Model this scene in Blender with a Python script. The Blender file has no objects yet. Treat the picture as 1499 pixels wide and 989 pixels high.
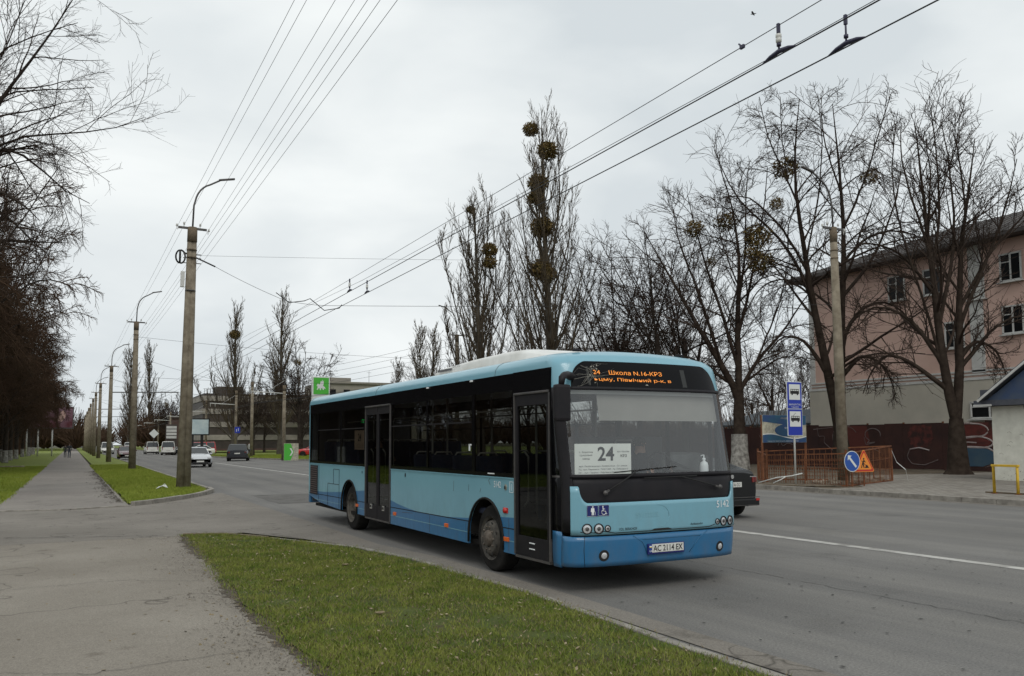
import bpy, bmesh, math, random
import numpy as np
from mathutils import Vector, Matrix
PI = math.pi
rng = np.random.default_rng(7); random.seed(7)
C = bpy.context.scene.collection
scene = bpy.context.scene
V = Vector

# ------------------------------------------------------------------ materials
def mat(name, c1, rough=.7, c2=None, scale=3., bump=0., bscale=None, metal=0., spec=.5, emis=None, estr=1., detail=6., coat=0., ramp=(.35, .65)):
    m = bpy.data.materials.new(name); m.use_nodes = True
    nt = m.node_tree; b = nt.nodes['Principled BSDF']
    b.inputs['Base Color'].default_value = (*c1, 1); b.inputs['Roughness'].default_value = rough
    b.inputs['Metallic'].default_value = metal; b.inputs['Specular IOR Level'].default_value = spec
    if coat: b.inputs['Coat Weight'].default_value = coat; b.inputs['Coat Roughness'].default_value = .08
    tc = nt.nodes.new('ShaderNodeTexCoord')
    if c2 is not None:
        n = nt.nodes.new('ShaderNodeTexNoise'); n.inputs['Scale'].default_value = scale; n.inputs['Detail'].default_value = detail
        n.inputs['Roughness'].default_value = .6
        nt.links.new(tc.outputs['Object'], n.inputs['Vector'])
        r = nt.nodes.new('ShaderNodeValToRGB'); r.color_ramp.elements[0].position = ramp[0]; r.color_ramp.elements[1].position = ramp[1]
        r.color_ramp.elements[0].color = (*c1, 1); r.color_ramp.elements[1].color = (*c2, 1)
        nt.links.new(n.outputs['Fac'], r.inputs['Fac']); nt.links.new(r.outputs['Color'], b.inputs['Base Color'])
    if bump:
        n2 = nt.nodes.new('ShaderNodeTexNoise'); n2.inputs['Scale'].default_value = bscale or scale * 6; n2.inputs['Detail'].default_value = 4
        nt.links.new(tc.outputs['Object'], n2.inputs['Vector'])
        bp = nt.nodes.new('ShaderNodeBump'); bp.inputs['Strength'].default_value = bump; bp.inputs['Distance'].default_value = .02
        nt.links.new(n2.outputs['Fac'], bp.inputs['Height']); nt.links.new(bp.outputs['Normal'], b.inputs['Normal'])
    if emis: b.inputs['Emission Color'].default_value = (*emis, 1); b.inputs['Emission Strength'].default_value = estr
    return m

def glass(name, tint, rough=.02, ior=1.45, dirt_or_haze=.0):
    m = bpy.data.materials.new(name); m.use_nodes = True; nt = m.node_tree
    for n in list(nt.nodes): nt.nodes.remove(n)
    o = nt.nodes.new('ShaderNodeOutputMaterial'); mx = nt.nodes.new('ShaderNodeMixShader')
    t = nt.nodes.new('ShaderNodeBsdfTransparent'); t.inputs['Color'].default_value = (*tint, 1)
    g = nt.nodes.new('ShaderNodeBsdfGlossy'); g.inputs['Roughness'].default_value = rough; g.inputs['Color'].default_value = (.9, .95, 1, 1)
    lw = nt.nodes.new('ShaderNodeLayerWeight'); lw.inputs['Blend'].default_value = .5; F0 = ((ior - 1) / (ior + 1)) ** 2
    pw = nt.nodes.new('ShaderNodeMath'); pw.operation = 'POWER'; pw.inputs[1].default_value = 5; nt.links.new(lw.outputs['Facing'], pw.inputs[0])
    f = nt.nodes.new('ShaderNodeMath'); f.operation = 'MULTIPLY_ADD'; f.inputs[1].default_value = 1 - F0; f.inputs[2].default_value = F0; nt.links.new(pw.outputs[0], f.inputs[0])
    nt.links.new(f.outputs[0], mx.inputs[0]); nt.links.new(t.outputs[0], mx.inputs[1]); nt.links.new(g.outputs[0], mx.inputs[2])
    if dirt_or_haze:  # pale diffuse film: dirt plus sky reflection put into the pane's colour
        d = nt.nodes.new('ShaderNodeBsdfDiffuse'); d.inputs['Color'].default_value = (.45, .44, .42, 1)
        m2 = nt.nodes.new('ShaderNodeMixShader'); m2.inputs[0].default_value = dirt_or_haze
        nt.links.new(mx.outputs[0], m2.inputs[1]); nt.links.new(d.outputs[0], m2.inputs[2]); nt.links.new(m2.outputs[0], o.inputs[0])
    else: nt.links.new(mx.outputs[0], o.inputs[0])
    return m

def ground_mat(name, ca, cb, cc, big=.25, fine=60., bump=.4, cracks=.0, blocks=None, rough=.9, stain=(.5, .62), lanes=False):
    """two-scale noise, dark stains, optional cracks and paving joints"""
    m = bpy.data.materials.new(name); m.use_nodes = True; nt = m.node_tree; L = nt.links.new
    b = nt.nodes['Principled BSDF']; b.inputs['Roughness'].default_value = rough; b.inputs['Specular IOR Level'].default_value = .25
    tc = nt.nodes.new('ShaderNodeTexCoord')
    def noise(s, d=5, ro=.6, vec=None):
        n = nt.nodes.new('ShaderNodeTexNoise'); n.inputs['Scale'].default_value = s; n.inputs['Detail'].default_value = d; n.inputs['Roughness'].default_value = ro
        L(vec or tc.outputs['Object'], n.inputs['Vector']); return n.outputs['Fac']
    def ramp(f, a, bb, ca_, cb_):
        r = nt.nodes.new('ShaderNodeValToRGB'); r.color_ramp.elements[0].position = a; r.color_ramp.elements[1].position = bb
        r.color_ramp.elements[0].color = (*ca_, 1); r.color_ramp.elements[1].color = (*cb_, 1); L(f, r.inputs['Fac']); return r.outputs['Color']
    def mix(f, a, bb, mode='MIX'):
        x = nt.nodes.new('ShaderNodeMix'); x.data_type = 'RGBA'; x.blend_type = mode
        if isinstance(f, (int, float)): x.inputs['Factor'].default_value = f
        else: L(f, x.inputs['Factor'])
        L(a, x.inputs['A']); L(bb, x.inputs['B']); return x.outputs['Result']
    col = ramp(noise(big), .35, .68, ca, cb)
    st = ramp(noise(big * 3.1, 8, .7), stain[0], stain[1], (0, 0, 0), (1, 1, 1))
    sc = nt.nodes.new('ShaderNodeRGB'); sc.outputs[0].default_value = (*cc, 1)
    col = mix(st, col, sc.outputs[0])
    gr = ramp(noise(fine, 3, .8), .3, .72, (.62, .62, .62), (1.3, 1.3, 1.3))
    col = mix(1., col, gr, 'MULTIPLY')
    if lanes:
        sp = nt.nodes.new('ShaderNodeSeparateXYZ'); L(tc.outputs['Object'], sp.inputs[0])
        def mth(op, a_, b_=None):
            n = nt.nodes.new('ShaderNodeMath'); n.operation = op
            for i_, q_ in enumerate((a_, b_)):
                if q_ is None: continue
                if isinstance(q_, (int, float)): n.inputs[i_].default_value = q_
                else: L(q_, n.inputs[i_])
            return n.outputs[0]
        sn = mth('SINE', mth('MULTIPLY', sp.outputs['X'], 3.6)); mpn = nt.nodes.new('ShaderNodeMapping'); mpn.inputs['Scale'].default_value = (2.2, .07, 1); L(tc.outputs['Object'], mpn.inputs['Vector'])
        st2 = noise(1.6, 6, .65, mpn.outputs[0]); tot = mth('ADD', mth('MULTIPLY', sn, .12), st2); col = mix(1., col, ramp(tot, .3, .75, (.86, .86, .87), (1.13, 1.12, 1.10)), 'MULTIPLY')
    if cracks:
        v = nt.nodes.new('ShaderNodeTexVoronoi'); v.feature = 'DISTANCE_TO_EDGE'; v.inputs['Scale'].default_value = cracks
        dv = nt.nodes.new('ShaderNodeVectorMath'); dv.operation = 'ADD'
        nn = nt.nodes.new('ShaderNodeTexNoise'); nn.inputs['Scale'].default_value = 1.3; L(tc.outputs['Object'], nn.inputs['Vector'])
        sc2 = nt.nodes.new('ShaderNodeVectorMath'); sc2.operation = 'SCALE'; sc2.inputs['Scale'].default_value = 2.5; L(nn.outputs['Color'], sc2.inputs[0])
        L(tc.outputs['Object'], dv.inputs[0]); L(sc2.outputs[0], dv.inputs[1]); L(dv.outputs[0], v.inputs['Vector'])
        ck = ramp(v.outputs['Distance'], .0, .006, (.35, .34, .33), (1, 1, 1))
        col = mix(.8, col, ck, 'MULTIPLY')
    if blocks:
        w = nt.nodes.new('ShaderNodeTexBrick'); w.inputs['Scale'].default_value = 1.; w.inputs['Brick Width'].default_value = blocks[0]; w.inputs['Row Height'].default_value = blocks[1]
        w.inputs['Mortar Size'].default_value = .018; w.inputs['Color1'].default_value = (1, 1, 1, 1); w.inputs['Color2'].default_value = (.78, .76, .74, 1); w.inputs['Mortar'].default_value = (.45, .43, .4, 1)
        L(tc.outputs['Object'], w.inputs['Vector']); col = mix(1., col, w.outputs['Color'], 'MULTIPLY')
    L(col, b.inputs['Base Color'])
    bp = nt.nodes.new('ShaderNodeBump'); bp.inputs['Strength'].default_value = bump; bp.inputs['Distance'].default_value = .01
    L(noise(fine, 3, .8), bp.inputs['Height']); L(bp.outputs['Normal'], b.inputs['Normal'])
    return m

M = {}
M['asphalt'] = ground_mat('asphalt', (.15, .146, .138), (.19, .185, .175), (.122, .118, .11), .18, 45, .5, 0, stain=(.55, .75), lanes=True)
M['drive'] = ground_mat('drive', (.165, .15, .13), (.235, .215, .188), (.10, .09, .077), .3, 60, .5, .22, stain=(.56, .72))
M['plaza'] = ground_mat('plaza', (.20, .178, .148), (.275, .25, .212), (.105, .088, .068), .32, 75, .6, .16, stain=(.6, .74))
M['path'] = ground_mat('path', (.19, .172, .155), (.25, .23, .205), (.12, .108, .097), .25, 40, .4, .25, stain=(.58, .72))
M['paving'] = ground_mat('paving', (.24, .225, .20), (.32, .30, .265), (.17, .15, .13), .4, 30, .3, 0, blocks=(.4, .2), stain=(.5, .7))
M['dirt_or_haze'] = ground_mat('dirt_or_haze', (.10, .08, .055), (.16, .13, .095), (.055, .045, .033), 1.2, 40, .9, 0)
M['soil'] = ground_mat('soil', (.05, .068, .014), (.085, .10, .024), (.06, .043, .025), 1.3, 35, .9, 0, stain=(.52, .66))
M['verge'] = ground_mat('verge', (.13, .165, .028), (.18, .21, .042), (.11, .10, .045), .8, 30, .9, 0, stain=(.66, .8))
M['far_ground'] = ground_mat('far_ground', (.06, .065, .03), (.09, .085, .05), (.05, .04, .03), .1, 10, .5)
M['kerb'] = mat('kerb', (.17, .155, .135), .9, (.30, .28, .245), 4, .4, 40)
M['white_line'] = mat('white_line', (.20, .19, .175), .8, (.45, .44, .41), 2.6, .2, 40, ramp=(.3, .55))
M['grass'] = mat('grass', (.095, .145, .018), .8, (.20, .225, .045), 2.3, spec=.2, ramp=(.4, .6))
M['grass2'] = mat('grass2', (.15, .20, .022), .8, (.23, .26, .045), 1.2, spec=.2)
M['dry'] = mat('dry', (.22, .17, .09), .8, (.12, .09, .045), 30)
M['bark'] = mat('bark', (.022, .017, .014), .95, (.05, .041, .034), 3, .8, 22, spec=.1)
M['bark_b'] = mat('bark_b', (.024, .017, .013), .95, (.048, .036, .028), 3, .8, 22, spec=.1)
M['twig'] = mat('twig', (.032, .023, .018), .9, (.06, .043, .034), .8, spec=.1)
M['twig_brown'] = mat('twig_brown', (.05, .032, .02), .9, (.085, .052, .034), .5, spec=.1)
M['poplar_bark'] = mat('poplar_bark', (.055, .048, .038), .95, (.10, .09, .075), 2, .6, 15, spec=.1)
M['poplar_twig'] = mat('poplar_twig', (.07, .055, .038), .9, (.105, .085, .06), 1, spec=.1)
M['mistletoe'] = mat('mistletoe', (.085, .07, .018), .8, (.19, .125, .05), 2.5, spec=.2)
M['limewash'] = mat('limewash', (.35, .34, .31), .9, (.12, .11, .10), 5)
M['concrete'] = mat('concrete', (.13, .105, .072), .9, (.25, .215, .16), 3.2, .5, 30)
M['concrete_dark'] = mat('concrete_dark', (.10, .08, .055), .9, (.16, .12, .08), 5, .4, 30)
M['steel'] = mat('steel', (.07, .07, .07), .5, (.11, .10, .095), 8, metal=.4)
M['wire'] = mat('wire', (.02, .02, .022), .6)
M['porcelain'] = mat('porcelain', (.55, .55, .52), .3)
M['fitting'] = mat('fitting', (.02, .018, .05), .4)
# bus
def grime(m, amount=.5, z0=.32, z1=1.1):
    nt = m.node_tree; L = nt.links.new; b = nt.nodes['Principled BSDF']; src = b.inputs['Base Color'].links[0].from_socket; tc = nt.nodes.new('ShaderNodeTexCoord'); sp = nt.nodes.new('ShaderNodeSeparateXYZ'); L(tc.outputs['Object'], sp.inputs[0])
    mr = nt.nodes.new('ShaderNodeMapRange'); mr.inputs['From Min'].default_value = z1; mr.inputs['From Max'].default_value = z0; L(sp.outputs['Z'], mr.inputs['Value'])
    mp_ = nt.nodes.new('ShaderNodeMapping'); mp_.inputs['Scale'].default_value = (3, 3, 1.1); L(tc.outputs['Object'], mp_.inputs['Vector']); n = nt.nodes.new('ShaderNodeTexNoise'); n.inputs['Scale'].default_value = 2.4; n.inputs['Detail'].default_value = 9; n.inputs['Roughness'].default_value = .72; L(mp_.outputs[0], n.inputs['Vector'])
    r = nt.nodes.new('ShaderNodeValToRGB'); r.color_ramp.elements[0].position = .4; r.color_ramp.elements[1].position = .72; L(n.outputs['Fac'], r.inputs['Fac'])
    a = nt.nodes.new('ShaderNodeMath'); a.operation = 'MULTIPLY'; L(mr.outputs[0], a.inputs[0]); L(r.outputs['Color'], a.inputs[1]); c = nt.nodes.new('ShaderNodeMath'); c.operation = 'MULTIPLY_ADD'; c.inputs[1].default_value = amount; c.inputs[2].default_value = .03; L(a.outputs[0], c.inputs[0])
    x = nt.nodes.new('ShaderNodeMix'); x.data_type = 'RGBA'; x.inputs['B'].default_value = (.14, .12, .095, 1); L(c.outputs[0], x.inputs['Factor']); L(src, x.inputs['A']); L(x.outputs['Result'], b.inputs['Base Color'])
    q = nt.nodes.new('ShaderNodeMath'); q.operation = 'MULTIPLY_ADD'; q.inputs[1].default_value = .8; q.inputs[2].default_value = .3; L(c.outputs[0], q.inputs[0]); L(q.outputs[0], b.inputs['Roughness'])
M['bus_light'] = mat('bus_light', (.175, .385, .475), .32, (.15, .34, .425), 1.2, coat=.35, ramp=(.3, .8)); grime(M['bus_light'], .4)
M['bus_dark'] = mat('bus_dark', (.018, .145, .315), .35, (.014, .125, .275), 1.5, coat=.35, ramp=(.3, .8)); grime(M['bus_dark'], .35, .25, .8)
M['bus_white'] = mat('bus_white', (.70, .71, .69), .45, (.55, .55, .52), 2.)
M['black_gloss'] = mat('black_gloss', (.004, .004, .005), .2, spec=.12)
M['black_satin'] = mat('black_satin', (.009, .0085, .011), .55, (.014, .012, .014), 5, spec=.25)
M['rubber'] = mat('rubber', (.010, .0095, .009), .9, (.024, .022, .020), 6, .2, 50, spec=.2)
M['rim'] = mat('rim', (.04, .035, .03), .8, (.11, .10, .085), 9, .2, 40, metal=.2)
M['hub_rust'] = mat('hub_rust', (.06, .045, .032), .8, (.13, .11, .09), 14)
M['chrome'] = mat('chrome', (.6, .6, .6), .2, metal=.9)
M['orange_lens'] = mat('orange_lens', (.62, .12, .02), .3)
M['red_lens'] = mat('red_lens', (.45, .02, .015), .3)
M['white_paint'] = mat('white_paint', (.75, .77, .77), .5)
M['ghost'] = mat('ghost', (.18, .37, .44), .4)
M['interior'] = mat('interior', (.10, .10, .105), .8)
M['interior_light'] = mat('interior_light', (.42, .42, .40), .7)
M['seat_cloth'] = mat('seat_cloth', (.02, .03, .06), .9, (.035, .04, .07), 20)
M['seat_pole'] = mat('seat_pole', (.35, .34, .31), .4)
M['side_glass'] = glass('side_glass', (.37, .375, .36), .02, 1.4)
M['door_glass'] = glass('door_glass', (.26, .27, .26), .02, 1.4)
M['windshield'] = glass('windshield', (.88, .91, .91), .03, 1.75, .085)  # last value pales the pane in place of reflected sky haze
M['screen_glass'] = glass('screen_glass', (.8, .8, .8), .02, 1.3)
M['blind'] = mat('blind', (.29, .275, .25), .8, (.25, .235, .215), 2)
M['paper'] = mat('paper', (.85, .85, .79), .7, (.8, .8, .74), 4)
M['ink'] = mat('ink', (.012, .012, .012), .8)
M['plate_white'] = mat('plate_white', (.66, .66, .62), .5, (.5, .5, .47), 15)
M['plate_blue'] = mat('plate_blue', (.01, .04, .22), .5)
M['plate_yellow'] = mat('plate_yellow', (.7, .5, .02), .5)
M['led'] = mat('led', (.5, .1, .01), .5, emis=(1., .40, .06), estr=.62)
M['led_green'] = mat('led_green', (.02, .4, .06), .5, emis=(.02, .7, .12), estr=1.)
M['crack'] = mat('crack', (.30, .29, .25), .6)
M['navy'] = mat('navy', (.008, .012, .12), .4)
M['lens_glass'] = mat('lens_glass', (.62, .63, .64), .2, metal=.4)
M['lamp_red'] = mat('lamp_red', (.16, .012, .010), .3)
# town
M['pink_wall'] = mat('pink_wall', (.60, .42, .355), .9, (.52, .355, .295), .35, .3, 20)
M['plinth_wall'] = mat('plinth_wall', (.47, .44, .37), .9, (.39, .365, .31), .5, .3, 20)
M['trim_white'] = mat('trim_white', (.55, .55, .53), .8, (.45, .45, .43), 2)
M['roof_slate'] = mat('roof_slate', (.028, .024, .023), .8, (.06, .052, .048), 1.2, .4, 8)
M['window_dark'] = mat('window_dark', (.008, .009, .01), .15, spec=.25)
M['fence_brown'] = mat('fence_brown', (.026, .009, .0075), .85, (.05, .017, .012), .6, .4, 12)
M['fence_red'] = mat('fence_red', (.14, .024, .018), .85, (.055, .015, .011), 1.6)
M['fence_blue'] = mat('fence_blue', (.03, .075, .13), .85, (.05, .09, .12), 1.)
M['spray_white'] = mat('spray_white', (.42, .37, .36), .85, (.24, .19, .18), 1.5)
M['spray_grey'] = mat('spray_grey', (.16, .125, .12), .85, (.09, .06, .055), 1.5)
M['rust'] = mat('rust', (.10, .035, .015), .9, (.20, .075, .03), 5, .4, 30)
M['yellow'] = mat('yellow', (.62, .40, .02), .6, (.45, .28, .03), 6)
M['kiosk_wall'] = mat('kiosk_wall', (.66, .65, .57), .85, (.54, .53, .46), 2.5, .2, 12)
M['kiosk_roof'] = mat('kiosk_roof', (.03, .055, .12), .6, (.05, .07, .11), 3)
M['kiosk_slate'] = mat('kiosk_slate', (.045, .05, .065), .7, (.07, .075, .09), 4)
M['sign_blue'] = mat('sign_blue', (.008, .03, .33), .4)
M['sign_road_blue'] = mat('sign_road_blue', (.012, .07, .32), .4)
M['sign_white'] = mat('sign_white', (.62, .64, .62), .5)
M['sign_orange'] = mat('sign_orange', (.72, .24, .03), .5)
M['sign_red'] = mat('sign_red', (.45, .03, .02), .5)
M['teal'] = mat('teal', (.015, .09, .14), .5, (.02, .05, .16), 1.6)
M['cream'] = mat('cream', (.5, .47, .36), .6, (.25, .24, .2), 6)
M['green_sign'] = mat('green_sign', (.05, .30, .03), .5, emis=(.05, .35, .03), estr=.15)
M['office_wall'] = mat('office_wall', (.33, .30, .26), .9, (.22, .20, .175), .5)
M['office_dark'] = mat('office_dark', (.035, .026, .022), .6, (.06, .045, .038), .8)
M['grey_block'] = mat('grey_block', (.26, .24, .20), .9, (.21, .195, .17), .3)
M['skin'] = mat('skin', (.38, .22, .16), .6)
M['hair'] = mat('hair', (.02, .014, .01), .8)
M['coat_dark'] = mat('coat_dark', (.02, .022, .028), .9, (.03, .032, .04), 8)
M['coat_light'] = mat('coat_light', (.4, .4, .39), .9)
M['jeans'] = mat('jeans', (.03, .04, .06), .9)
def paint(name, c, r=.25): return mat(name, c, r, coat=.6)
M['car_black'] = mat('car_black', (.005, .005, .006), .4, spec=.3, coat=.15); M['car_silver'] = paint('car_silver', (.48, .50, .52), .3)
M['car_white'] = paint('car_white', (.66, .66, .62)); M['car_red'] = paint('car_red', (.42, .015, .015)); M['car_maroon'] = paint('car_maroon', (.07, .012, .014))
M['car_suv'] = paint('car_suv', (.013, .015, .02)); M['car_glass'] = mat('car_glass', (.02, .024, .026), .1, spec=.7)

# ------------------------------------------------------------------ object helpers
def link(name, me, parent=None):
    o = bpy.data.objects.new(name, me); C.objects.link(o)
    if parent is not None: o.parent = parent
    return o
def tag(o, label=None, cat=None, group=None, kind=None):
    if label: o['label'] = label
    if cat: o['category'] = cat
    if group: o['group'] = group
    if kind: o['kind'] = kind
    return o
def thing(name, label, cat, loc=(0, 0, 0), rz=0, group=None):
    o = bpy.data.objects.new(name, None); C.objects.link(o); o.location = loc; o.rotation_euler = (0, 0, rz); o.empty_display_size = .2
    return tag(o, label, cat, group)
def copy_tree(o, parent=None):
    c = o.copy(); C.objects.link(c)
    if parent is not None: c.parent = parent
    for ch in list(o.children): copy_tree(ch, c)
    return c
def np_mesh(name, verts, faces, smooth=True):
    verts = np.asarray(verts, np.float32); faces = np.asarray(faces, np.int32); k = faces.shape[1]
    me = bpy.data.meshes.new(name); me.vertices.add(len(verts)); me.vertices.foreach_set('co', verts.ravel())
    me.loops.add(faces.size); me.loops.foreach_set('vertex_index', faces.ravel())
    me.polygons.add(len(faces)); me.polygons.foreach_set('loop_start', np.arange(0, faces.size, k, dtype=np.int32))
    if smooth: me.polygons.foreach_set('use_smooth', np.ones(len(faces), bool))
    me.update(calc_edges=True); return me

class MB:
    def __init__(s): s.bm = bmesh.new(); s.mi = 0
    def _f(s, vs, smooth=False):
        try:
            f = s.bm.faces.new(vs); f.material_index = s.mi; f.smooth = smooth; return f
        except ValueError: return None
    def poly(s, pts, thick=None):
        """planar polygon (list of 3d), optional extrude by vector thick"""
        a = [s.bm.verts.new(p) for p in pts]
        if thick is None: s._f(a); return s
        t = V(thick); b = [s.bm.verts.new(V(p) + t) for p in pts]
        s._f(a[::-1]); s._f(b); n = len(a)
        for i in range(n): s._f([a[i], a[(i + 1) % n], b[(i + 1) % n], b[i]])
        return s
    def box(s, c, d, rot=None, bev=0):
        R = rot.to_3x3() if rot is not None else Matrix.Identity(3); c = V(c)
        vs = [s.bm.verts.new(c + R @ V((x * d[0] / 2, y * d[1] / 2, z * d[2] / 2))) for x in (-1, 1) for y in (-1, 1) for z in (-1, 1)]
        fs = [s._f([vs[i] for i in q]) for q in ((0, 1, 3, 2), (4, 6, 7, 5), (0, 4, 5, 1), (2, 3, 7, 6), (0, 2, 6, 4), (1, 5, 7, 3))]
        if bev:
            es = list({e for f in fs for e in f.edges})
            r = bmesh.ops.bevel(s.bm, geom=es, offset=bev, segments=2, affect='EDGES', profile=.6)
            for f in r['faces']: f.material_index = s.mi
        return s
    def bar(s, a, b, w, h=None):
        a, b = V(a), V(b); d = b - a; q = d.to_track_quat('Z', 'Y'); return s.box((a + b) / 2, (w, h or w, d.length), q.to_matrix())
    def tube(s, pts, r, n=8, cap=True):
        pts = [V(p) for p in pts]; rr = r if isinstance(r, (list, tuple)) else [r] * len(pts); rings = []
        ref = V((0, 0, 1))
        t0 = (pts[1] - pts[0]).normalized()
        if abs(t0.dot(ref)) > .9: ref = V((1, 0, 0))
        for i, p in enumerate(pts):
            t = (pts[min(i + 1, len(pts) - 1)] - pts[max(i - 1, 0)]).normalized()
            u = t.cross(ref).normalized(); v = t.cross(u).normalized()
            rings.append([s.bm.verts.new(p + (u * math.cos(2 * PI * k / n) + v * math.sin(2 * PI * k / n)) * rr[i]) for k in range(n)])
        for a, b in zip(rings, rings[1:]):
            for k in range(n): s._f([a[k], b[k], b[(k + 1) % n], a[(k + 1) % n]], True)
        if cap: s._f(rings[0]); s._f(rings[-1][::-1])
        return s
    def lathe(s, prof, c=(0, 0, 0), axis='X', n=32, cap=False):
        """prof: (radius, offset along axis)"""
        c = V(c); rings = []
        for r, o in prof:
            ring = []
            for k in range(n):
                a = 2 * PI * k / n; x, y = r * math.cos(a), r * math.sin(a)
                p = {'X': V((o, x, y)), 'Y': V((x, o, y)), 'Z': V((x, y, o))}[axis]; ring.append(s.bm.verts.new(c + p))
            rings.append(ring)
        for a, b in zip(rings, rings[1:]):
            for k in range(n): s._f([a[k], b[k], b[(k + 1) % n], a[(k + 1) % n]], True)
        if cap: s._f(rings[0]); s._f(rings[-1][::-1])
        return s
    def grid(s, rows, smooth=True):
        vs = [[s.bm.verts.new(p) for p in row] for row in rows]
        for a, b in zip(vs, vs[1:]):
            for k in range(len(a) - 1): s._f([a[k], a[k + 1], b[k + 1], b[k]], smooth)
        return s
    def disc(s, c, r, nrm, n=20, r2=None, thick=.004):
        nrm = V(nrm).normalized(); ref = V((0, 0, 1)) if abs(nrm.z) < .9 else V((1, 0, 0)); u = nrm.cross(ref).normalized(); v = u.cross(nrm); c = V(c)
        return s.poly([c + u * math.cos(2 * PI * k / n) * r + v * math.sin(2 * PI * k / n) * (r2 or r) for k in range(n)], nrm * thick)
    def build(s, name, mats, parent=None, weld=False):
        if weld: bmesh.ops.remove_doubles(s.bm, verts=s.bm.verts, dist=1e-4)
        bmesh.ops.recalc_face_normals(s.bm, faces=s.bm.faces)
        me = bpy.data.meshes.new(name); s.bm.to_mesh(me); s.bm.free()
        for m in (mats if isinstance(mats, (list, tuple)) else [mats]): me.materials.append(M[m] if isinstance(m, str) else m)
        return link(name, me, parent)
def solid(o, t, off=-1, out=None):
    if out is not None:
        me = o.data; out = V(out); s = sum((p.normal.dot(out)) * p.area for p in me.polygons); off = -1 if s > 0 else 1
    md = o.modifiers.new('thickness', 'SOLIDIFY'); md.thickness = t; md.offset = off; return o
def text(body, name, m, parent, org, xd, yd, height=None, width=None, thick=.002, align='CENTER', spacing=1., bold=0.):
    cu = bpy.data.curves.new('t', 'FONT'); cu.body = body; cu.align_x = align; cu.space_character = spacing; cu.offset = bold; cu.resolution_u = 3
    o = bpy.data.objects.new('t', cu); C.objects.link(o); dg = bpy.context.evaluated_depsgraph_get(); dg.update()
    me = bpy.data.meshes.new_from_object(o.evaluated_get(dg)); bpy.data.objects.remove(o)
    n = len(me.vertices)
    if n == 0: return None
    co = np.zeros(n * 3); me.vertices.foreach_get('co', co); co = co.reshape(-1, 3)
    w = np.ptp(co[:, 0]); h = np.ptp(co[:, 1]); sx = sy = 1.
    if height: sy = sx = height / h
    if width: sx = width / w; sy = sy if height else sx
    xd = np.array(V(xd).normalized()); yd = np.array(V(yd).normalized()); nd = np.cross(xd, yd)
    y0 = co[:, 1].min(); out = np.array(org) + np.outer(co[:, 0] * sx, xd) + np.outer((co[:, 1] - y0) * sy, yd) + nd * thick
    me.vertices.foreach_set('co', out.astype(np.float32).ravel()); me.update(); me.materials.append(M[m]); me.name = name
    for i in range(len(me.materials) - 1): me.materials.pop(index=0)
    return link(name, me, parent)
def bool_interp(x, xs, ys): return float(np.interp(x, xs, ys))
ORD = ['first', 'second', 'third', 'fourth', 'fifth', 'sixth', 'seventh', 'eighth', 'ninth', 'tenth', 'eleventh', 'twelfth', 'thirteenth', 'fourteenth', 'fifteenth', 'sixteenth']

# ------------------------------------------------------------------ camera
CAM = dict(f=1226.869, yaw=.4825, pitch=.0737, roll=.0054, h=1.7393, cy=555.80)
cam = bpy.data.objects.new('camera', bpy.data.cameras.new('camera')); C.objects.link(cam); scene.camera = cam
cy_, cp_ = math.cos(CAM['yaw']), math.cos(CAM['pitch']); sy_, sp_ = math.sin(CAM['yaw']), math.sin(CAM['pitch'])
fw = V((sy_ * cp_, cy_ * cp_, sp_)); r0 = V((cy_, -sy_, 0)); u0 = r0.cross(fw)
r2 = r0 * math.cos(CAM['roll']) - u0 * math.sin(CAM['roll']); u2 = u0 * math.cos(CAM['roll']) + r0 * math.sin(CAM['roll'])
cam.matrix_world = Matrix(((r2.x, u2.x, -fw.x, 0), (r2.y, u2.y, -fw.y, 0), (r2.z, u2.z, -fw.z, CAM['h']), (0, 0, 0, 1)))
cd = cam.data; cd.sensor_fit = 'HORIZONTAL'; cd.sensor_width = 36; cd.lens = 36 * CAM['f'] / 1499; cd.clip_end = 3000; cd.clip_start = .1
cd.shift_y = (CAM['cy'] - 494.5) / 1499
E2 = V((cy_, -sy_, 0))   # horizontal across the view

# ------------------------------------------------------------------ light
w = bpy.data.worlds.new('World'); scene.world = w; w.use_nodes = True; nt = w.node_tree; nt.nodes.clear(); L = nt.links.new
out = nt.nodes.new('ShaderNodeOutputWorld'); sky = nt.nodes.new('ShaderNodeTexSky'); sky.sky_type = 'NISHITA'; sky.sun_disc = False
SUN_EL, SUN_AZ = math.radians(48), math.radians(200)
sky.sun_elevation = SUN_EL; sky.sun_rotation = SUN_AZ; sky.air_density = 1.5; sky.dust_density = 4
bg1 = nt.nodes.new('ShaderNodeBackground'); bg1.inputs['Strength'].default_value = .006
bw = nt.nodes.new('ShaderNodeRGBToBW'); L(sky.outputs[0], bw.inputs[0]); L(bw.outputs[0], bg1.inputs['Color'])
tc = nt.nodes.new('ShaderNodeTexCoord'); mp = nt.nodes.new('ShaderNodeMapping'); mp.inputs['Scale'].default_value = (1, 1, 2.6); L(tc.outputs['Generated'], mp.inputs['Vector'])
n1 = nt.nodes.new('ShaderNodeTexNoise'); n1.inputs['Scale'].default_value = 2.3; n1.inputs['Detail'].default_value = 5; n1.inputs['Roughness'].default_value = .48; n1.inputs['Distortion'].default_value = .3
L(mp.outputs[0], n1.inputs['Vector'])
rp = nt.nodes.new('ShaderNodeValToRGB'); rp.color_ramp.elements[0].position = .35; rp.color_ramp.elements[1].position = .64
rp.color_ramp.elements[0].color = (.54, .585, .61, 1); rp.color_ramp.elements[1].color = (.75, .78, .78, 1); L(n1.outputs['Fac'], rp.inputs['Fac'])
bg2 = nt.nodes.new('ShaderNodeBackground'); bg2.inputs['Strength'].default_value = 1.0; L(rp.outputs[0], bg2.inputs['Color'])
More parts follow.
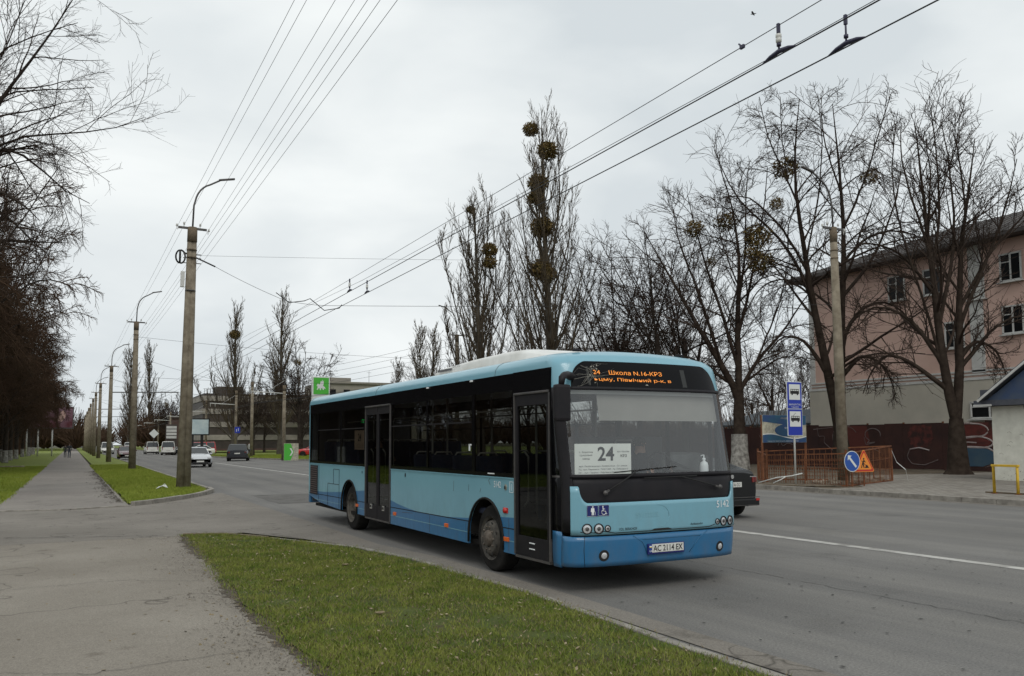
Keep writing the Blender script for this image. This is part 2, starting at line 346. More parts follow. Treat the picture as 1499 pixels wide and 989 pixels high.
ad = nt.nodes.new('ShaderNodeAddShader'); L(bg1.outputs[0], ad.inputs[0]); L(bg2.outputs[0], ad.inputs[1]); L(ad.outputs[0], out.inputs[0])
sl = bpy.data.lights.new('sun', 'SUN'); sl.energy = .9; sl.angle = math.radians(25); sl.color = (1, .96, .9); so = bpy.data.objects.new('sun', sl); C.objects.link(so)
sd = V((math.sin(SUN_AZ) * math.cos(SUN_EL), math.cos(SUN_AZ) * math.cos(SUN_EL), math.sin(SUN_EL)))
so.rotation_euler = sd.to_track_quat('Z', 'Y').to_euler()
scene.view_settings.view_transform = 'Standard'; scene.view_settings.look = 'None'; scene.view_settings.exposure = .27; scene.view_settings.gamma = 1
scene.cycles.max_bounces = 6; scene.cycles.transparent_max_bounces = 24; scene.cycles.caustics_reflective = False; scene.cycles.caustics_refractive = False
scene.render.film_transparent = False

# ------------------------------------------------------------------ ground
def sheet(name, pts, z, m, thick=None):
    mb = MB(); mb.poly([(x, y, z) for x, y in pts], (0, 0, -thick) if thick else None); return tag(mb.build(name, m), kind='structure')
sheet('ground', [(-900, -300), (1200, -300), (1200, 1500), (-900, 1500)], -.05, 'far_ground')
sheet('road', [(4.2, -60), (23, -60), (23, 52), (140, 52), (140, 84), (21, 80), (17.2, 95), (16, 108), (15.6, 140), (15.6, 700), (4.2, 700)], 0, 'asphalt')
sheet('side_road', [(-90, 17.05), (3.0, 17.05), (3.9, 15), (4.7, 13.2), (4.7, 31), (4.25, 30.4), (2.5, 27.1), (1.6, 25.9), (0, 25.2), (-1.8, 25.6), (-90, 27)], .004, 'drive')
sheet('forecourt', [(-90, -60), (1.75, -60), (1.7, 8), (1.75, 10), (1.85, 13), (1.85, 17.0), (-90, 17.0)], .008, 'plaza')
sheet('sidewalk', [(-1.78, 25.75), (0, 25.35), (1.45, 25.95), (1.32, 60), (1.3, 400), (-1.72, 400), (-1.73, 60)], .03, 'path')
sheet('verge_soil', [(-90, 27.4), (-1.73, 27.6), (-1.72, 400), (-90, 400)], .02, 'verge')
sheet('roadside_verge', [(1.5, 26.2), (2.4, 27.3), (4.0, 30.4), (4.5, 33), (4.5, 400), (1.3, 400)], .05, 'verge')
FG = [(1.7, -20), (4.5, -20), (4.52, 6), (4.6, 8.5), (4.5, 10), (4.4, 12), (4.1, 13.5), (3.62, 14.7), (3.2, 15.6), (2.6, 16.7), (1.9, 17.0), (1.88, 14), (1.7, 10.7), (1.68, 9), (1.72, 7)]
sheet('foreground_soil', FG[:10] + [(2.6, 16.7)] + [(1.93, 16.95), (1.98, 15.6), (1.88, 14.2), (1.97, 13), (1.78, 11.6), (1.76, 10.4), (1.66, 9.4), (1.77, 8.4), (1.70, 7.4), (1.80, 6.4), (1.71, 5.4), (1.74, 4)], .03, 'soil')
sheet('paved_square', [(22.1, -30), (41.2, -30), (41.2, 26), (31, 27), (26, 22), (24.4, 20.3), (22.1, 20.3)], .1, 'paving')
sheet('worn_ground', [(22.1, 20.3), (24.4, 20.3), (26, 22), (31, 27), (41.2, 26), (140, 26), (140, 52), (22.1, 52)], .095, 'dirt_or_haze')
sheet('island_lawn', [(15.9, 700), (15.9, 110), (17.4, 95), (21.2, 80.4), (140, 84.4), (140, 700)], .1, 'verge')
def rag(pts, amp, seed, step=.12):
    r_ = random.Random(seed); o = []
    for a, b in zip(pts, pts[1:]):
        n = max(1, int(math.dist(a, b) / step))
        for i in range(n):
            t = i / n; o.append((a[0] + (b[0] - a[0]) * t + r_.gauss(0, amp), a[1] + (b[1] - a[1]) * t + r_.gauss(0, amp)))
    return o + [pts[-1]]
sheet('worn_edge', rag([(1.93, 17.1), (1.78, 16.0), (1.72, 14.2), (1.80, 12), (1.6, 10.4), (1.62, 9), (1.58, 7.6), (1.68, 6.6), (1.62, 5), (1.68, 2)], .03, 2, .07) + [(2.2, 2), (2.2, 17)], .0125, mat('worn_soil', (.055, .042, .028), .95, (.12, .10, .075), 9., .6, 60))
rngk = random.Random(3)
def kerb_line(name, pts, w=.15, h=.14, seg=1.0, m='kerb', z0=-.02):
    mb = MB()
    for a, b in zip(pts, pts[1:]):
        a = V((*a, 0)); b = V((*b, 0)); d = b - a; n = max(1, int(d.length / seg)); q = Matrix.Rotation(math.atan2(d.y, d.x), 3, 'Z')
        for i in range(n):
            p = a + d * ((i + .5) / n)
            mb.box((p.x, p.y, z0 + h / 2 + rngk.uniform(-.008, .008)), (d.length / n - .012, w, h), q @ Matrix.Rotation(rngk.uniform(-.012, .012), 3, 'Z'), .012)
    return tag(mb.build(name, m), kind='structure')
kerb_line('kerb_near_corner', [(1.55, 25.95), (2.05, 26.5), (2.5, 27.15), (3.1, 28.2), (3.7, 29.4), (4.1, 30.4), (4.45, 31.5), (4.55, 33)], .15, .15, .9)
kerb_line('kerb_near_verge', [(4.55, 33), (4.57, 120)], .14, .12, 1.5)
kerb_line('kerb_path_end', [(-1.75, 25.62), (0, 25.2), (1.5, 25.85)], .1, .06, 1.1)
kerb_line('kerb_left', [(-30, 27.15), (-1.85, 26.4)], .12, .12, 1.2)
kerb_line('kerb_grass_patch', [(4.58, -15), (4.6, 6), (4.68, 8.5), (4.58, 10), (4.48, 12), (4.18, 13.5), (3.7, 14.7), (3.25, 15.7)], .1, .055, 1.0)
kerb_line('kerb_patch_top', [(3.2, 15.75), (2.65, 16.75), (1.9, 17.06)], .1, .07, 1.0, 'concrete_dark')
kerb_line('kerb_far', [(22.0, -30), (22.0, 52)], .16, .17, 1.0)
kerb_line('kerb_island', [(15.85, 300), (15.85, 110), (17.3, 95), (21.1, 80.3), (60, 81.7)], .16, .16, 2.)
# gutter of pale dust beside the kerbs, lane marking
sheet('gutter_dust', [(4.68, -20), (5.02, -20), (5.06, 8), (4.95, 12), (4.6, 14.5), (4.3, 16.5), (3.4, 16.6), (3.8, 15.2), (4.3, 13.6), (4.6, 11.8), (4.76, 8.6)], .0085, 'drive')
sheet('gutter_far', [(21.6, -30), (21.92, -30), (21.92, 52), (21.6, 52)], .004, 'drive')
sheet('centre_line', [(11.26, -30), (11.46, -30), (11.46, 79), (11.26, 79)], .004, 'white_line')
mb = MB()
for i in range(14): mb.poly([(11.28, 90 + i * 12, .004), (11.44, 90 + i * 12, .004), (11.44, 95 + i * 12, .004), (11.28, 95 + i * 12, .004)])
tag(mb.build('lane_dashes', 'white_line'), kind='structure')

def crumbs(name, pts, n, sig, z, s0, s1, m, label, seed, side=-1):
    g = np.random.default_rng(seed); pts = np.array(pts, float); d = np.r_[0, np.cumsum(np.linalg.norm(np.diff(pts, axis=0), axis=1))]; t = g.uniform(0, d[-1], n)
    x = np.interp(t, d, pts[:, 0]); y = np.interp(t, d, pts[:, 1]); k = .5 + .5 * np.sin(t * 2.1 + 1.5 * np.sin(t * .9)) ; x = x + side * np.abs(g.normal(0, sig, n)) * (.35 + k) * (.6 + 1.6 * (t / d[-1]) ** 2 * 0 + .4)
    a = g.uniform(0, 6.28, n); s = s0 * (s1 / s0) ** g.uniform(0, 1, n) ** 2; c = np.stack([x, y, np.full(n, z)], 1); e1 = np.stack([np.cos(a), np.sin(a), g.uniform(-.3, .3, n)], 1) * s[:, None]; e2 = np.stack([-np.sin(a), np.cos(a), g.uniform(-.2, .2, n)], 1) * s[:, None] * .6
    f = np.arange(4 * n).reshape(-1, 4); me = np_mesh(name, np.stack([c - e1, c + e2, c + e1, c - e2], 1).reshape(-1, 3), f, False); me.materials.append(M[m]); return tag(link(name, me), label, kind='stuff')
M['crumb'] = mat('crumb', (.045, .036, .026), .95, (.10, .085, .065), 30)
crumbs('soil_crumbs', [(1.95, 17), (1.9, 14), (1.75, 10.7), (1.7, 9), (1.72, 7), (1.7, 3)], 13000, .26, .0165, .003, .014, 'crumb', 'dark soil crumbs trodden from the grass patch onto the forecourt', 21)
crumbs('soil_crumbs', [(1.35, 27), (1.32, 60)], 5000, .22, .036, .01, .05, 'crumb', 'soil trodden from the grass strip onto the sidewalk', 22)
def ribbon(mb, pts, w, z, seed, amp=.03, step=.15):
    r_ = random.Random(seed); q = rag(pts, amp, seed, step); 
    for i, (a, b) in enumerate(zip(q, q[1:])):
        d = V((b[0] - a[0], b[1] - a[1], 0)); 
        if d.length < 1e-4: continue
        n_ = V((-d.y, d.x, 0)).normalized(); w0, w1 = w * r_.uniform(.3, 1.3), w * r_.uniform(.3, 1.3); A, B = V((*a, z)), V((*b, z)); mb.poly([A - n_ * w0, B - n_ * w1, B + n_ * w1, A + n_ * w0])
M['tar'] = mat('tar', (.035, .033, .03), .8, (.06, .056, .05), 8)
mb = MB()
for k, (pts, w_, am) in enumerate((([(-12, 19.3), (-3, 18.9), (1.6, 17.25)], .014, .02), ([(-3.2, 12.3), (-1, 11.7), (.6, 11.9), (1.5, 11.3)], .004, .02), ([(-1.2, 8), (.2, 7.2), (1.5, 7.4)], .003, .015), ([(-6, 24), (-2, 22.7), (1.6, 23.2), (3.2, 22.4)], .008, .03))): ribbon(mb, pts, w_, .014, k, am, .08)
tag(mb.build('pavement_cracks', 'tar'), kind='structure')
mb = MB()
for k, (pts, w_, am) in enumerate((([(8.1, -5), (8.0, 9), (8.2, 30), (8.1, 60)], .006, .02), ([(9, 2.5), (12, 3.3), (16, 3.1), (20, 4)], .004, .02), ([(17.8, -2), (17.6, 10), (17.9, 25)], .006, .02))): ribbon(mb, pts, w_, .006, 30 + k, am, .1)
tag(mb.build('road_cracks', 'tar'), kind='structure')
M['patch'] = ground_mat('patch', (.115, .11, .103), (.14, .134, .125), (.09, .086, .08), .6, 50, .5, 0)
for i_, (x0_, y0_, x1_, y1_) in enumerate(((5.3, 24.5, 7.4, 29), (17.9, 4.2, 20.4, 6.3), (-6.2, 12.7, -3.4, 15.6))): sheet('asphalt_patch', rag([(x0_, y0_), (x1_, y0_), (x1_, y1_), (x0_, y1_), (x0_, y0_)], .02, 50 + i_, .3)[:-1], .0135 if x0_ < 0 else .0045, 'patch')
# grass blades: numpy triangles scattered in polygons
def in_poly(x, y, poly):
    c = np.zeros(len(x), bool); n = len(poly)
    for i in range(n):
        x1, y1 = poly[i]; x2, y2 = poly[(i + 1) % n]
        if y1 == y2: continue
        c ^= ((y1 > y) != (y2 > y)) & (x < (x2 - x1) * (y - y1) / (y2 - y1) + x1)
    return c
def blades(name, poly, dens, h, wdt, z, m, label, seed, ymax=None, spread=.6, jitter=.0):
    g = np.random.default_rng(seed); xs = [p[0] for p in poly]; ys = [p[1] for p in poly]; A = (max(xs) - min(xs)) * (max(ys) - min(ys)); n = int(A * dens)
    x = g.uniform(min(xs) - jitter, max(xs) + jitter, n); y = g.uniform(min(ys), max(ys), n)
    k = in_poly(x + g.normal(0, jitter + 1e-4, n), y + g.normal(0, jitter + 1e-4, n), poly)
    # clumps
    cl = np.sin(x * 5.1 + 2 * np.sin(y * 3.7)) * np.sin(y * 4.3 + 2 * np.sin(x * 2.9)) + np.sin(x * 1.3 + y * .9)
    k &= g.uniform(-1.2, 1.2, n) < cl + .8
    x, y = x[k], y[k]; n = len(x); a = g.uniform(0, 2 * PI, n); hh = h * g.uniform(.4, 1.5, n); ww = wdt * g.uniform(.6, 1.4, n)
    la = g.uniform(0, 2 * PI, n); ln = hh * g.uniform(0, spread * 1.6, n)
    b = np.stack([x, y, np.full(n, z)], 1); d = np.stack([np.cos(a), np.sin(a), np.zeros(n)], 1) * ww[:, None] / 2
    t = b + np.stack([np.cos(la) * ln, np.sin(la) * ln, hh], 1)
    v = np.stack([b - d, b + d, t], 1).reshape(-1, 3); f = np.arange(3 * n).reshape(-1, 3)
    me = np_mesh(name, v, f, False); me.materials.append(M[m]); return tag(link(name, me), label, kind='stuff')
FGN = [(x, max(y, 2.5)) for x, y in FG]
blades('grass', FGN, 5200, .028, .007, .03, 'grass', 'short green grass of the foreground patch beside the bus', 1, jitter=.07)
blades('dry_grass', FGN, 1300, .022, .010, .03, 'dry', 'dry straw and leaf bits in the foreground grass', 2, spread=1.4, jitter=.12)
M['tuft'] = mat('tuft', (.12, .15, .025), .8, (.22, .22, .06), 4, spec=.2)
blades('grass_tufts', FGN, 520, .045, .009, .03, 'tuft', 'longer pale tufts in the foreground grass', 12, jitter=.1, spread=.9)
_g = np.random.default_rng(15); _n = 900; _x = _g.uniform(1.7, 4.6, _n); _y = 3 + 14 * _g.uniform(0, 1, _n) ** 1.3; _k = in_poly(_x, _y, FGN); _x, _y = _x[_k], _y[_k]; _n = len(_x); _a = _g.uniform(0, 6.28, _n); _s = _g.uniform(.008, .026, _n)
_c = np.stack([_x, _y, np.full(_n, .052)], 1); _e = np.stack([np.cos(_a), np.sin(_a), _g.uniform(-.6, .6, _n)], 1) * _s[:, None]; _f = np.stack([-np.sin(_a), np.cos(_a), _g.uniform(-.5, .5, _n)], 1) * _s[:, None] * .55
me = np_mesh('leaf_litter', np.stack([_c - _e, _c + _f, _c + _e, _c - _f], 1).reshape(-1, 3), np.arange(4 * _n).reshape(-1, 4), False); M['pale_leaf'] = mat('pale_leaf', (.16, .12, .07), .8, (.36, .30, .20), 22); me.materials.append(M['pale_leaf']); tag(link('leaf_litter', me), 'pale dead leaves scattered over the foreground grass', kind='stuff')
STR = [(1.5, 26.3), (2.4, 27.4), (3.95, 30.4), (4.4, 33), (4.45, 75), (1.3, 75)]
blades('grass', STR, 900, .07, .02, .05, 'grass2', 'green grass strip between the path and the road', 3, jitter=.06)
blades('grass', [(-12, 27.6), (-1.78, 27.7), (-1.75, 75), (-12, 75)], 420, .07, .025, .02, 'grass2', 'green lawn left of the path under the trees', 4, jitter=.1)
blades('grass', [(16, 110), (17.5, 96), (21.5, 81), (45, 82), (45, 120), (16, 120)], 60, .12, .05, .1, 'grass2', 'grass of the far road island under poplars', 5)
# ------------------------------------------------------------------ the bus (local axes: x across from its kerb side, y back from the front, z up)
BX, BY, BR = 5.0261, 8.0644, .0072
bus = thing('city_bus', 'two-tone blue single-deck city bus driving towards the camera, its front wearing number 5142', 'bus', (BX, BY, 0), BR)
W2, BL, NE, DD = 1.25, 11.66, 3.2, .32
FBZ = ([.25, .6, 1.2, 1.335, 2.38, 2.68, 2.76, 2.80, 2.825], [.035, 0, 0, .025, .22, .31, .40, .52, .72])
SIZ = ([.25, .45, 2.62, 2.70, 2.76, 2.80, 2.825], [.015, 0, 0, .015, .06, .13, .24])
def fbz(z): return bool_interp(z, *FBZ)
def siz(z): return bool_interp(z, *SIZ)
def tl(lx):
    c = max(-1, min(1, (W2 - lx) / W2)); return math.acos(math.copysign(abs(c) ** (NE / 2), c))
def P(t, z, off=0.):
    """front surface point"""
    w_ = W2 - siz(z); c = math.cos(t); s_ = math.sin(t); u = math.copysign(abs(c) ** (2 / NE), c); v = abs(s_) ** (2 / NE)
    crown = .05 * (1 - u * u) * max(0, min(1, (z - 2.66) / .16))
    p = V((W2 - w_ * u, fbz(z) + DD * (1 - v), z + crown))
    if off:
        e = 1e-3; a = P(min(PI, t + e), z) - P(max(0, t - e), z); b = P(t, z + .01) - P(t, z - .01); n = b.cross(a).normalized(); 
        if n.y > 0: n = -n
        p += n * off
    return p
def strip(name, lx0, lx1, zb, zt, m, rows=6, off=0., thick=.02, parent=bus, n=48, label=None):
    mb = MB(); ts = [tl(lx0) + (tl(lx1) - tl(lx0)) * i / n for i in range(n + 1)]; R_ = []
    def lxt(t):
        c = math.cos(t); return W2 - W2 * math.copysign(abs(c) ** (2 / NE), c)
    for j in range(rows + 1):
        row = []
        for t in ts:
            x = lxt(t); a = zb(x) if callable(zb) else zb; b = zt(x) if callable(zt) else zt; row.append(P(t, a + (b - a) * j / rows, off))
        R_.append(row)
    o = mb.grid(R_).build(name, m, parent); 
    if thick: solid(o, thick, out=(0, -1, 0))
    return o
def mask_top(x):
    d = min((x - .02) * 1.0, (2.48 - x))
    if d < .09: return 1.225
    if d < .19: return 1.035 + .19 * (1 - math.sqrt(max(0, 1 - ((.19 - d) / .1) ** 2))) if d > .09 else 1.225
    return 1.035
def disp_top(x):
    d = min(x - .15, 2.35 - x); return 2.69 - (.32 * (1 - math.sqrt(max(0, 1 - ((.22 - d) / .22) ** 2))) if d < .22 else 0)
mask = strip('front_panel', .035, 2.465, .672, mask_top, 'bus_light', 8, .012, .02, n=110)
bump = strip('front_bumper', 0, 2.5, .31, .655, 'bus_dark', 6, .0, .03)
strip('lower_seam', .03, 2.47, .62, .70, 'rubber', 1, -.02, 0)
strip('wiper_panel', .05, 2.45, .98, 1.34, 'black_satin', 4, -.012, .02)
ws = strip('windshield', .055, 2.445, 1.345, 2.365, 'windshield', 10, 0, 0)
strip('windshield_rim', 0.0, .058, .70, 2.38, 'black_satin', 10, .002, .02, n=8); strip('windshield_rim', 2.442, 2.5, .70, 2.38, 'black_satin', 10, .002, .02, n=8)
strip('windshield_rim', .04, 2.46, 1.315, 1.36, 'black_satin', 1, .004, .02); strip('windshield_rim', .06, 2.44, 2.345, 2.385, 'black_satin', 1, .004, .02)
disp = strip('display_glass', .16, 2.34, 2.375, disp_top, 'black_gloss', 6, .001, 0, n=90)
def dome_bot(x): return 2.375 if (x < .15 or x > 2.35) else disp_top(x) + .002
strip('roof_dome', 0, 2.5, dome_bot, 2.825, 'bus_light', 12, .0, 0, n=140)
# straight parts of the front corners (side faces between wheel-side door and the windshield)
for sx, nm in ((0, 1), (2.5, -1)):
    mb = MB(); mb.mi = 0
    for a, b in ((.32, .70), ): pass
    def quarter(z0, z1, m, name, yend=.52, k=8):
        mb = MB(); rows = []
        for j in range(k + 1):
            z = z0 + (z1 - z0) * j / k; x = siz(z) if sx == 0 else 2.5 - siz(z); rows.append([(x, fbz(z) + DD - .001, z), (x, max(yend, fbz(z) + DD + .004), z)])
        return solid(mb.grid(rows).build(name, m, bus), .02, out=(-1 if sx == 0 else 1, 0, 0))
    quarter(.29, .70, 'bus_dark', 'bumper_corner', .52)
    quarter(.70, 1.32, 'black_gloss', 'corner_panel', .52)
    q = quarter(1.34, 2.1, 'side_glass', 'quarter_window', .50)
    quarter(2.1, 2.62, 'black_satin', 'corner_panel', .56)
    if sx == 0: quarter(1.32, 1.345, 'steel', 'corner_trim', .52)
# side panels with wheel arches
ARCH = [(2.30, .535, .44), (8.49, .535, .45)]
def bottom(y):
    b = bool_interp(y, [.5, 6.1, 7.4, 9.2, 10.6, 11.7], [.31, .32, .35, .36, .41, .54])
    for c, r, zc in ARCH:
        if abs(y - c) < r: b = max(b, zc + math.sqrt(r * r - (y - c) ** 2))
    return b
def boundary(y): return bool_interp(y, [.5, 1.44, 1.86, 2.4, 2.87, 3.6, 4.3, 4.8, 5.3, 5.7, 6.07, 7.48, 8.4, 9.27, 10.4, 11.6], [.8, .775, .755, .71, .665, .625, .61, .62, .65, .685, .73, .83, .77, .71, .66, .64])
def ysamples(a, b):
    s_ = set(np.linspace(a, b, int((b - a) / .06) + 2).round(4))
    for c, r, zc in ARCH:
        for k in range(25):
            y = c - r * math.cos(PI * k / 24); 
            if a < y < b: s_.add(round(y, 4))
        for y in (c - r - .0005, c + r + .0005):
            if a < y < b: s_.add(round(y, 4))
    return sorted(s_)
def side_strip(name, x, a, b, lo, hi, m, off=0., thick=.025):
    mb = MB(); xx = x - off if x < 1 else x + off; ys = ysamples(a, b); seg = []
    for y0, y1 in zip(ys, ys[1:]):
        l0, l1, h0, h1 = lo(y0), lo(y1), hi(y0), hi(y1)
        if h0 - l0 < .002 and h1 - l1 < .002: continue
        mb.poly([(xx, y0, min(l0, h0)), (xx, y1, min(l1, h1)), (xx, y1, h1), (xx, y0, h0)])
    o = mb.build(name, m, bus, weld=True); solid(o, thick, out=(-1 if x < 1 else 1, 0, 0)); return o
for x in (0., 2.5):
    segs = [(1.45, 6.06), (7.49, 11.6)] if x == 0 else [(.52, 11.6)]
    for a, b in segs:
        side_strip('side_panel', x, a, b, lambda y: max(bottom(y), boundary(y)), lambda y: 1.265, 'bus_light')
        side_strip('side_skirt', x, a, b, bottom, lambda y: boundary(y), 'bus_dark')
        side_strip('skirt_stripe', x, a, b, lambda y: max(bottom(y), .464), lambda y: max(bottom(y), .474), 'bus_light', .003, .002)
        side_strip('skirt_stripe', x, a, b, lambda y: max(bottom(y), .622 - .004 * (y - 1.4)), lambda y: max(bottom(y), .634 - .004 * (y - 1.4)), 'rubber', .003, .002)
        side_strip('sill_strip', x, a, b, lambda y: 1.262, lambda y: 1.277, 'bus_light', .01, .01)
    # arch lips and wheel wells
    for c, r, zc in ARCH:
        mb = MB(); xx = x
        mb.tube([(xx + (-.004 if x == 0 else .004), c - r * math.cos(PI * k / 20) * 1.0, zc - .10 * (k in (0, 20)) + r * math.sin(PI * k / 20)) for k in range(21)], .017, 6)
        mb.build('arch_lip', 'rubber', bus)
        mb = MB(); inn = x + (.55 if x == 0 else -.55)
        mb.grid([[(xx + (.004 if x == 0 else -.004), c - (r + .012) * math.cos(PI * k / 20), zc + (r + .012) * math.sin(PI * k / 20)) for k in range(21)], [(inn, c - (r + .012) * math.cos(PI * k / 20), zc + (r + .012) * math.sin(PI * k / 20)) for k in range(21)]])
        mb.poly([(inn, c - r * math.cos(PI * k / 20) * 1.03, zc + r * math.sin(PI * k / 20) * 1.03) for k in range(21)])
        mb.build('wheel_well', 'rubber', bus)
    # glazed band: frame posts + panes
    e = -1 if x == 0 else 1
    panes = [(10.93, 11.50), (9.17, 10.86), (7.58, 9.02), (4.43, 6.02), (2.74, 4.36), (1.52, 2.64)] if x == 0 else [(10.93, 11.50), (9.17, 10.86), (7.58, 9.02), (6.02, 7.5), (4.43, 5.95), (2.74, 4.36), (1.52, 2.64), (.62, 1.44)]
    for a, b in panes:
        mb = MB(); mb.poly([(x, a, 1.33), (x, b, 1.33), (x, b, 2.40), (x, a, 2.40)]); p_ = mb.build('side_window', 'side_glass', bus)
        if b - a > 1.2 and a > 2.:
            mb = MB(); mb.box((x + e * .004, (a + b) / 2, 2.02), (.014, b - a, .02)); mb.build('window_rail', 'black_satin', p_)
    mb = MB()
    lim = [(.56, 6.08), (7.47, 11.6)] if x == 0 else [(.56, 11.6)]
    for a, b in lim:
        if x == 0 and a < 1: mb.box((x - e * .012, (1.0), 2.49), (.024, .9, .27))
        a2 = 1.45 if (x == 0 and a < 1) else a
        mb.box((x - e * .012, (a2 + b) / 2, 2.51), (.024, b - a2, .22)); mb.box((x - e * .012, (a2 + b) / 2, 1.30), (.024, b - a2, .068))
        ed = sorted([q for q in panes if q[0] >= a2 - .1 and q[1] <= b + .1]); cur = a2
        for q in ed:
            if q[0] > cur: mb.box((x - e * .013, (cur + q[0]) / 2, 1.865), (.022, q[0] - cur, 1.07))
            cur = q[1]
        if b > cur: mb.box((x - e * .013, (cur + b) / 2, 1.865), (.022, b - cur, 1.07))
    mb.build('window_band', 'black_gloss', bus)
    # roof cove
    mb = MB(); zs_ = [2.615, 2.64, 2.67, 2.70, 2.73, 2.76, 2.78, 2.80, 2.815, 2.825]; rows = []
    for z in zs_:
        s_ = siz(z); xx = s_ if x == 0 else 2.5 - s_; ye = 11.62 - max(0, (z - 2.6)) * .55
        rows.append([(xx, fbz(z) + DD - .002, z)] + [(xx, y, z) for y in np.linspace(1.3, ye, 12)])
    mb.grid(rows).build('roof_cove', 'bus_light', bus)
# cove joints, roof, rear
for y in (2.0, 6.9):
    mb = MB(); mb.tube([(siz(z) - .002, y, z) for z in zs_], .003, 4); mb.build('cove_joint', 'steel', bus)
mb = MB(); rows = []
for i in range(25):
    t = PI * i / 24; p = P(t, 2.825); rows.append([(p.x, p.y + (11.5 - p.y) * k / 6, p.z) for k in range(7)])
mb.grid(rows).build('roof', 'bus_white', bus)
mb = MB(); pts = [(siz(z), z) for z in [.54, 1.5, 2.6] + zs_]
mb.poly([(a, 11.60, b) for a, b in pts] + [(2.5 - a, 11.60, b) for a, b in pts[::-1]], (0, .06, 0)); mb.build('rear_wall', 'bus_light', bus)
mb = MB(); mb.box((1.25, 11.68, 2.0), (2.1, .03, .9), bev=.01); mb.build('rear_window', 'black_gloss', bus)
mb = MB(); mb.box((1.25, 11.7, .52), (2.46, .12, .34), bev=.03); mb.build('rear_bumper', 'bus_dark', bus)
for s_ in (.14, 2.36):
    mb = MB(); mb.box((s_, 11.68, 1.05), (.14, .04, .5), bev=.01); mb.build('rear_lamp', 'red_lens', bus)
mb = MB(); mb.box((1.25, 6.1, .33), (2.3, 10.6, .06)); mb.build('chassis_floor', 'rubber', bus)
mb = MB(); mb.box((1.25, 6.1, 2.60), (2.3, 10.8, .03)); mb.build('ceiling', 'interior_light', bus)
# roof air conditioner pod, tapered to the rear
mb = MB(); n = 14
rows = []
for j, (y, zt, wd) in enumerate([(5.12, 2.86, .80), (5.05, 2.93, .84), (4.7, 2.985, .86), (3.6, 3.03, .87), (2.6, 3.045, .87), (2.1, 3.03, .85), (1.75, 2.98, .82), (1.45, 2.90, .78), (1.35, 2.86, .74)]):
    rows.append([(1.25 + math.copysign(abs(math.cos(PI * k / n)) ** .35, -math.cos(PI * k / n)) * wd, y, 2.845 + (zt - 2.845) * abs(math.sin(PI * k / n)) ** .4) for k in range(n + 1)])
pod = mb.grid(rows).build('air_conditioner', 'bus_white', bus)
mb = MB(); mb.box((.372, 4.55, 2.91), (.01, .55, .035)); mb.build('vent_slot', 'interior', pod)
text('THERMO KING', 'unit_lettering', 'ink', pod, (.368, 4.1, 2.925), (0, -1, .02), (.15, 0, 1), height=.035, thick=.004)
mb = MB(); mb.box((.9, 6.9, 2.86), (.5, .6, .06), bev=.02); mb.build('roof_hatch', 'bus_light', bus)
for x_ in (.42, 2.02):
    mb = MB(); mb.box((x_, .62, 2.855), (.10, .05, .03), bev=.01); mb.build('marker_lamp', 'black_satin', bus)
# doors
def door(y0, y1, leaves, z0, z1, name):
    d = MB(); w_ = (y1 - y0) / leaves
    for i in range(leaves):
        a, b = y0 + i * w_ + .008, y0 + (i + 1) * w_ - .008
        for c, s in (((0.012, a + .025, (z0 + z1) / 2), (.03, .05, z1 - z0)), ((.012, b - .025, (z0 + z1) / 2), (.03, .05, z1 - z0)), ((.012, (a + b) / 2, z1 - .07), (.03, b - a - .1, .14)), ((.012, (a + b) / 2, z0 + .12), (.03, b - a - .1, .24))): d.box(c, s)
    o = d.build(name, 'black_satin', bus); 
    for i in range(leaves):
        a, b = y0 + i * w_ + .06, y0 + (i + 1) * w_ - .06
        mb = MB(); mb.poly([(.014, a, z0 + .24), (.014, b, z0 + .24), (.014, b, z1 - .14), (.014, a, z1 - .14)]); mb.build('door_glass', 'door_glass', o)
        mb = MB(); mb.box((-.006, (a + b) / 2, z0 + .17), (.01, .13, .012)); mb.box((-.006, (a + b) / 2, z0 + .10), (.01, .13, .012)) if leaves == 1 else (mb.box((-.005, (a + b) / 2, z0 + .21), (.01, .11, .09), bev=.004))
        mb.build('door_plate', 'chrome' if leaves > 1 else 'white_paint', o)
        if leaves > 1:
            mb = MB(); mb.box((-.012, (a + b) / 2, z0 + .21), (.008, .05, .04)); mb.build('latch', 'ink', o)
    mb = MB(); hy = y1 - .17
    for i in range(leaves): mb.tube([(.06, hy - i * w_ + .05, 1.62), (.09, hy - i * w_, 1.55), (.09, hy - i * w_, 1.0), (.06, hy - i * w_ + .05, .92)], .014, 6)
    mb.build('grab_handle', 'seat_pole', o)
    mb = MB(); mb.box((-.012, (y0 + y1) / 2, z1 + .012), (.03, y1 - y0 + .02, .03), bev=.008); mb.box((0, y0 - .012, (z0 + z1) / 2), (.03, .022, z1 - z0)); mb.box((0, y1 + .012, (z0 + z1) / 2), (.03, .022, z1 - z0)); mb.box((.02, (y0 + y1) / 2, z0 - .02), (.06, y1 - y0, .03)); mb.build('door_frame', 'steel', o)
    return o
door(.575, 1.425, 1, .33, 2.33, 'front_door'); door(6.10, 7.455, 2, .35, 2.40, 'middle_door')
for c_, s_ in (((.012, .545, 1.6), (.03, .05, 2.0)), ((.012, 1.0, 2.49), (.03, .95, .27)), ((.012, 6.78, 2.51), (.026, 1.42, .21))):
    mb = MB(); mb.box(c_, s_); mb.build('door_pillar', 'black_gloss', bus)
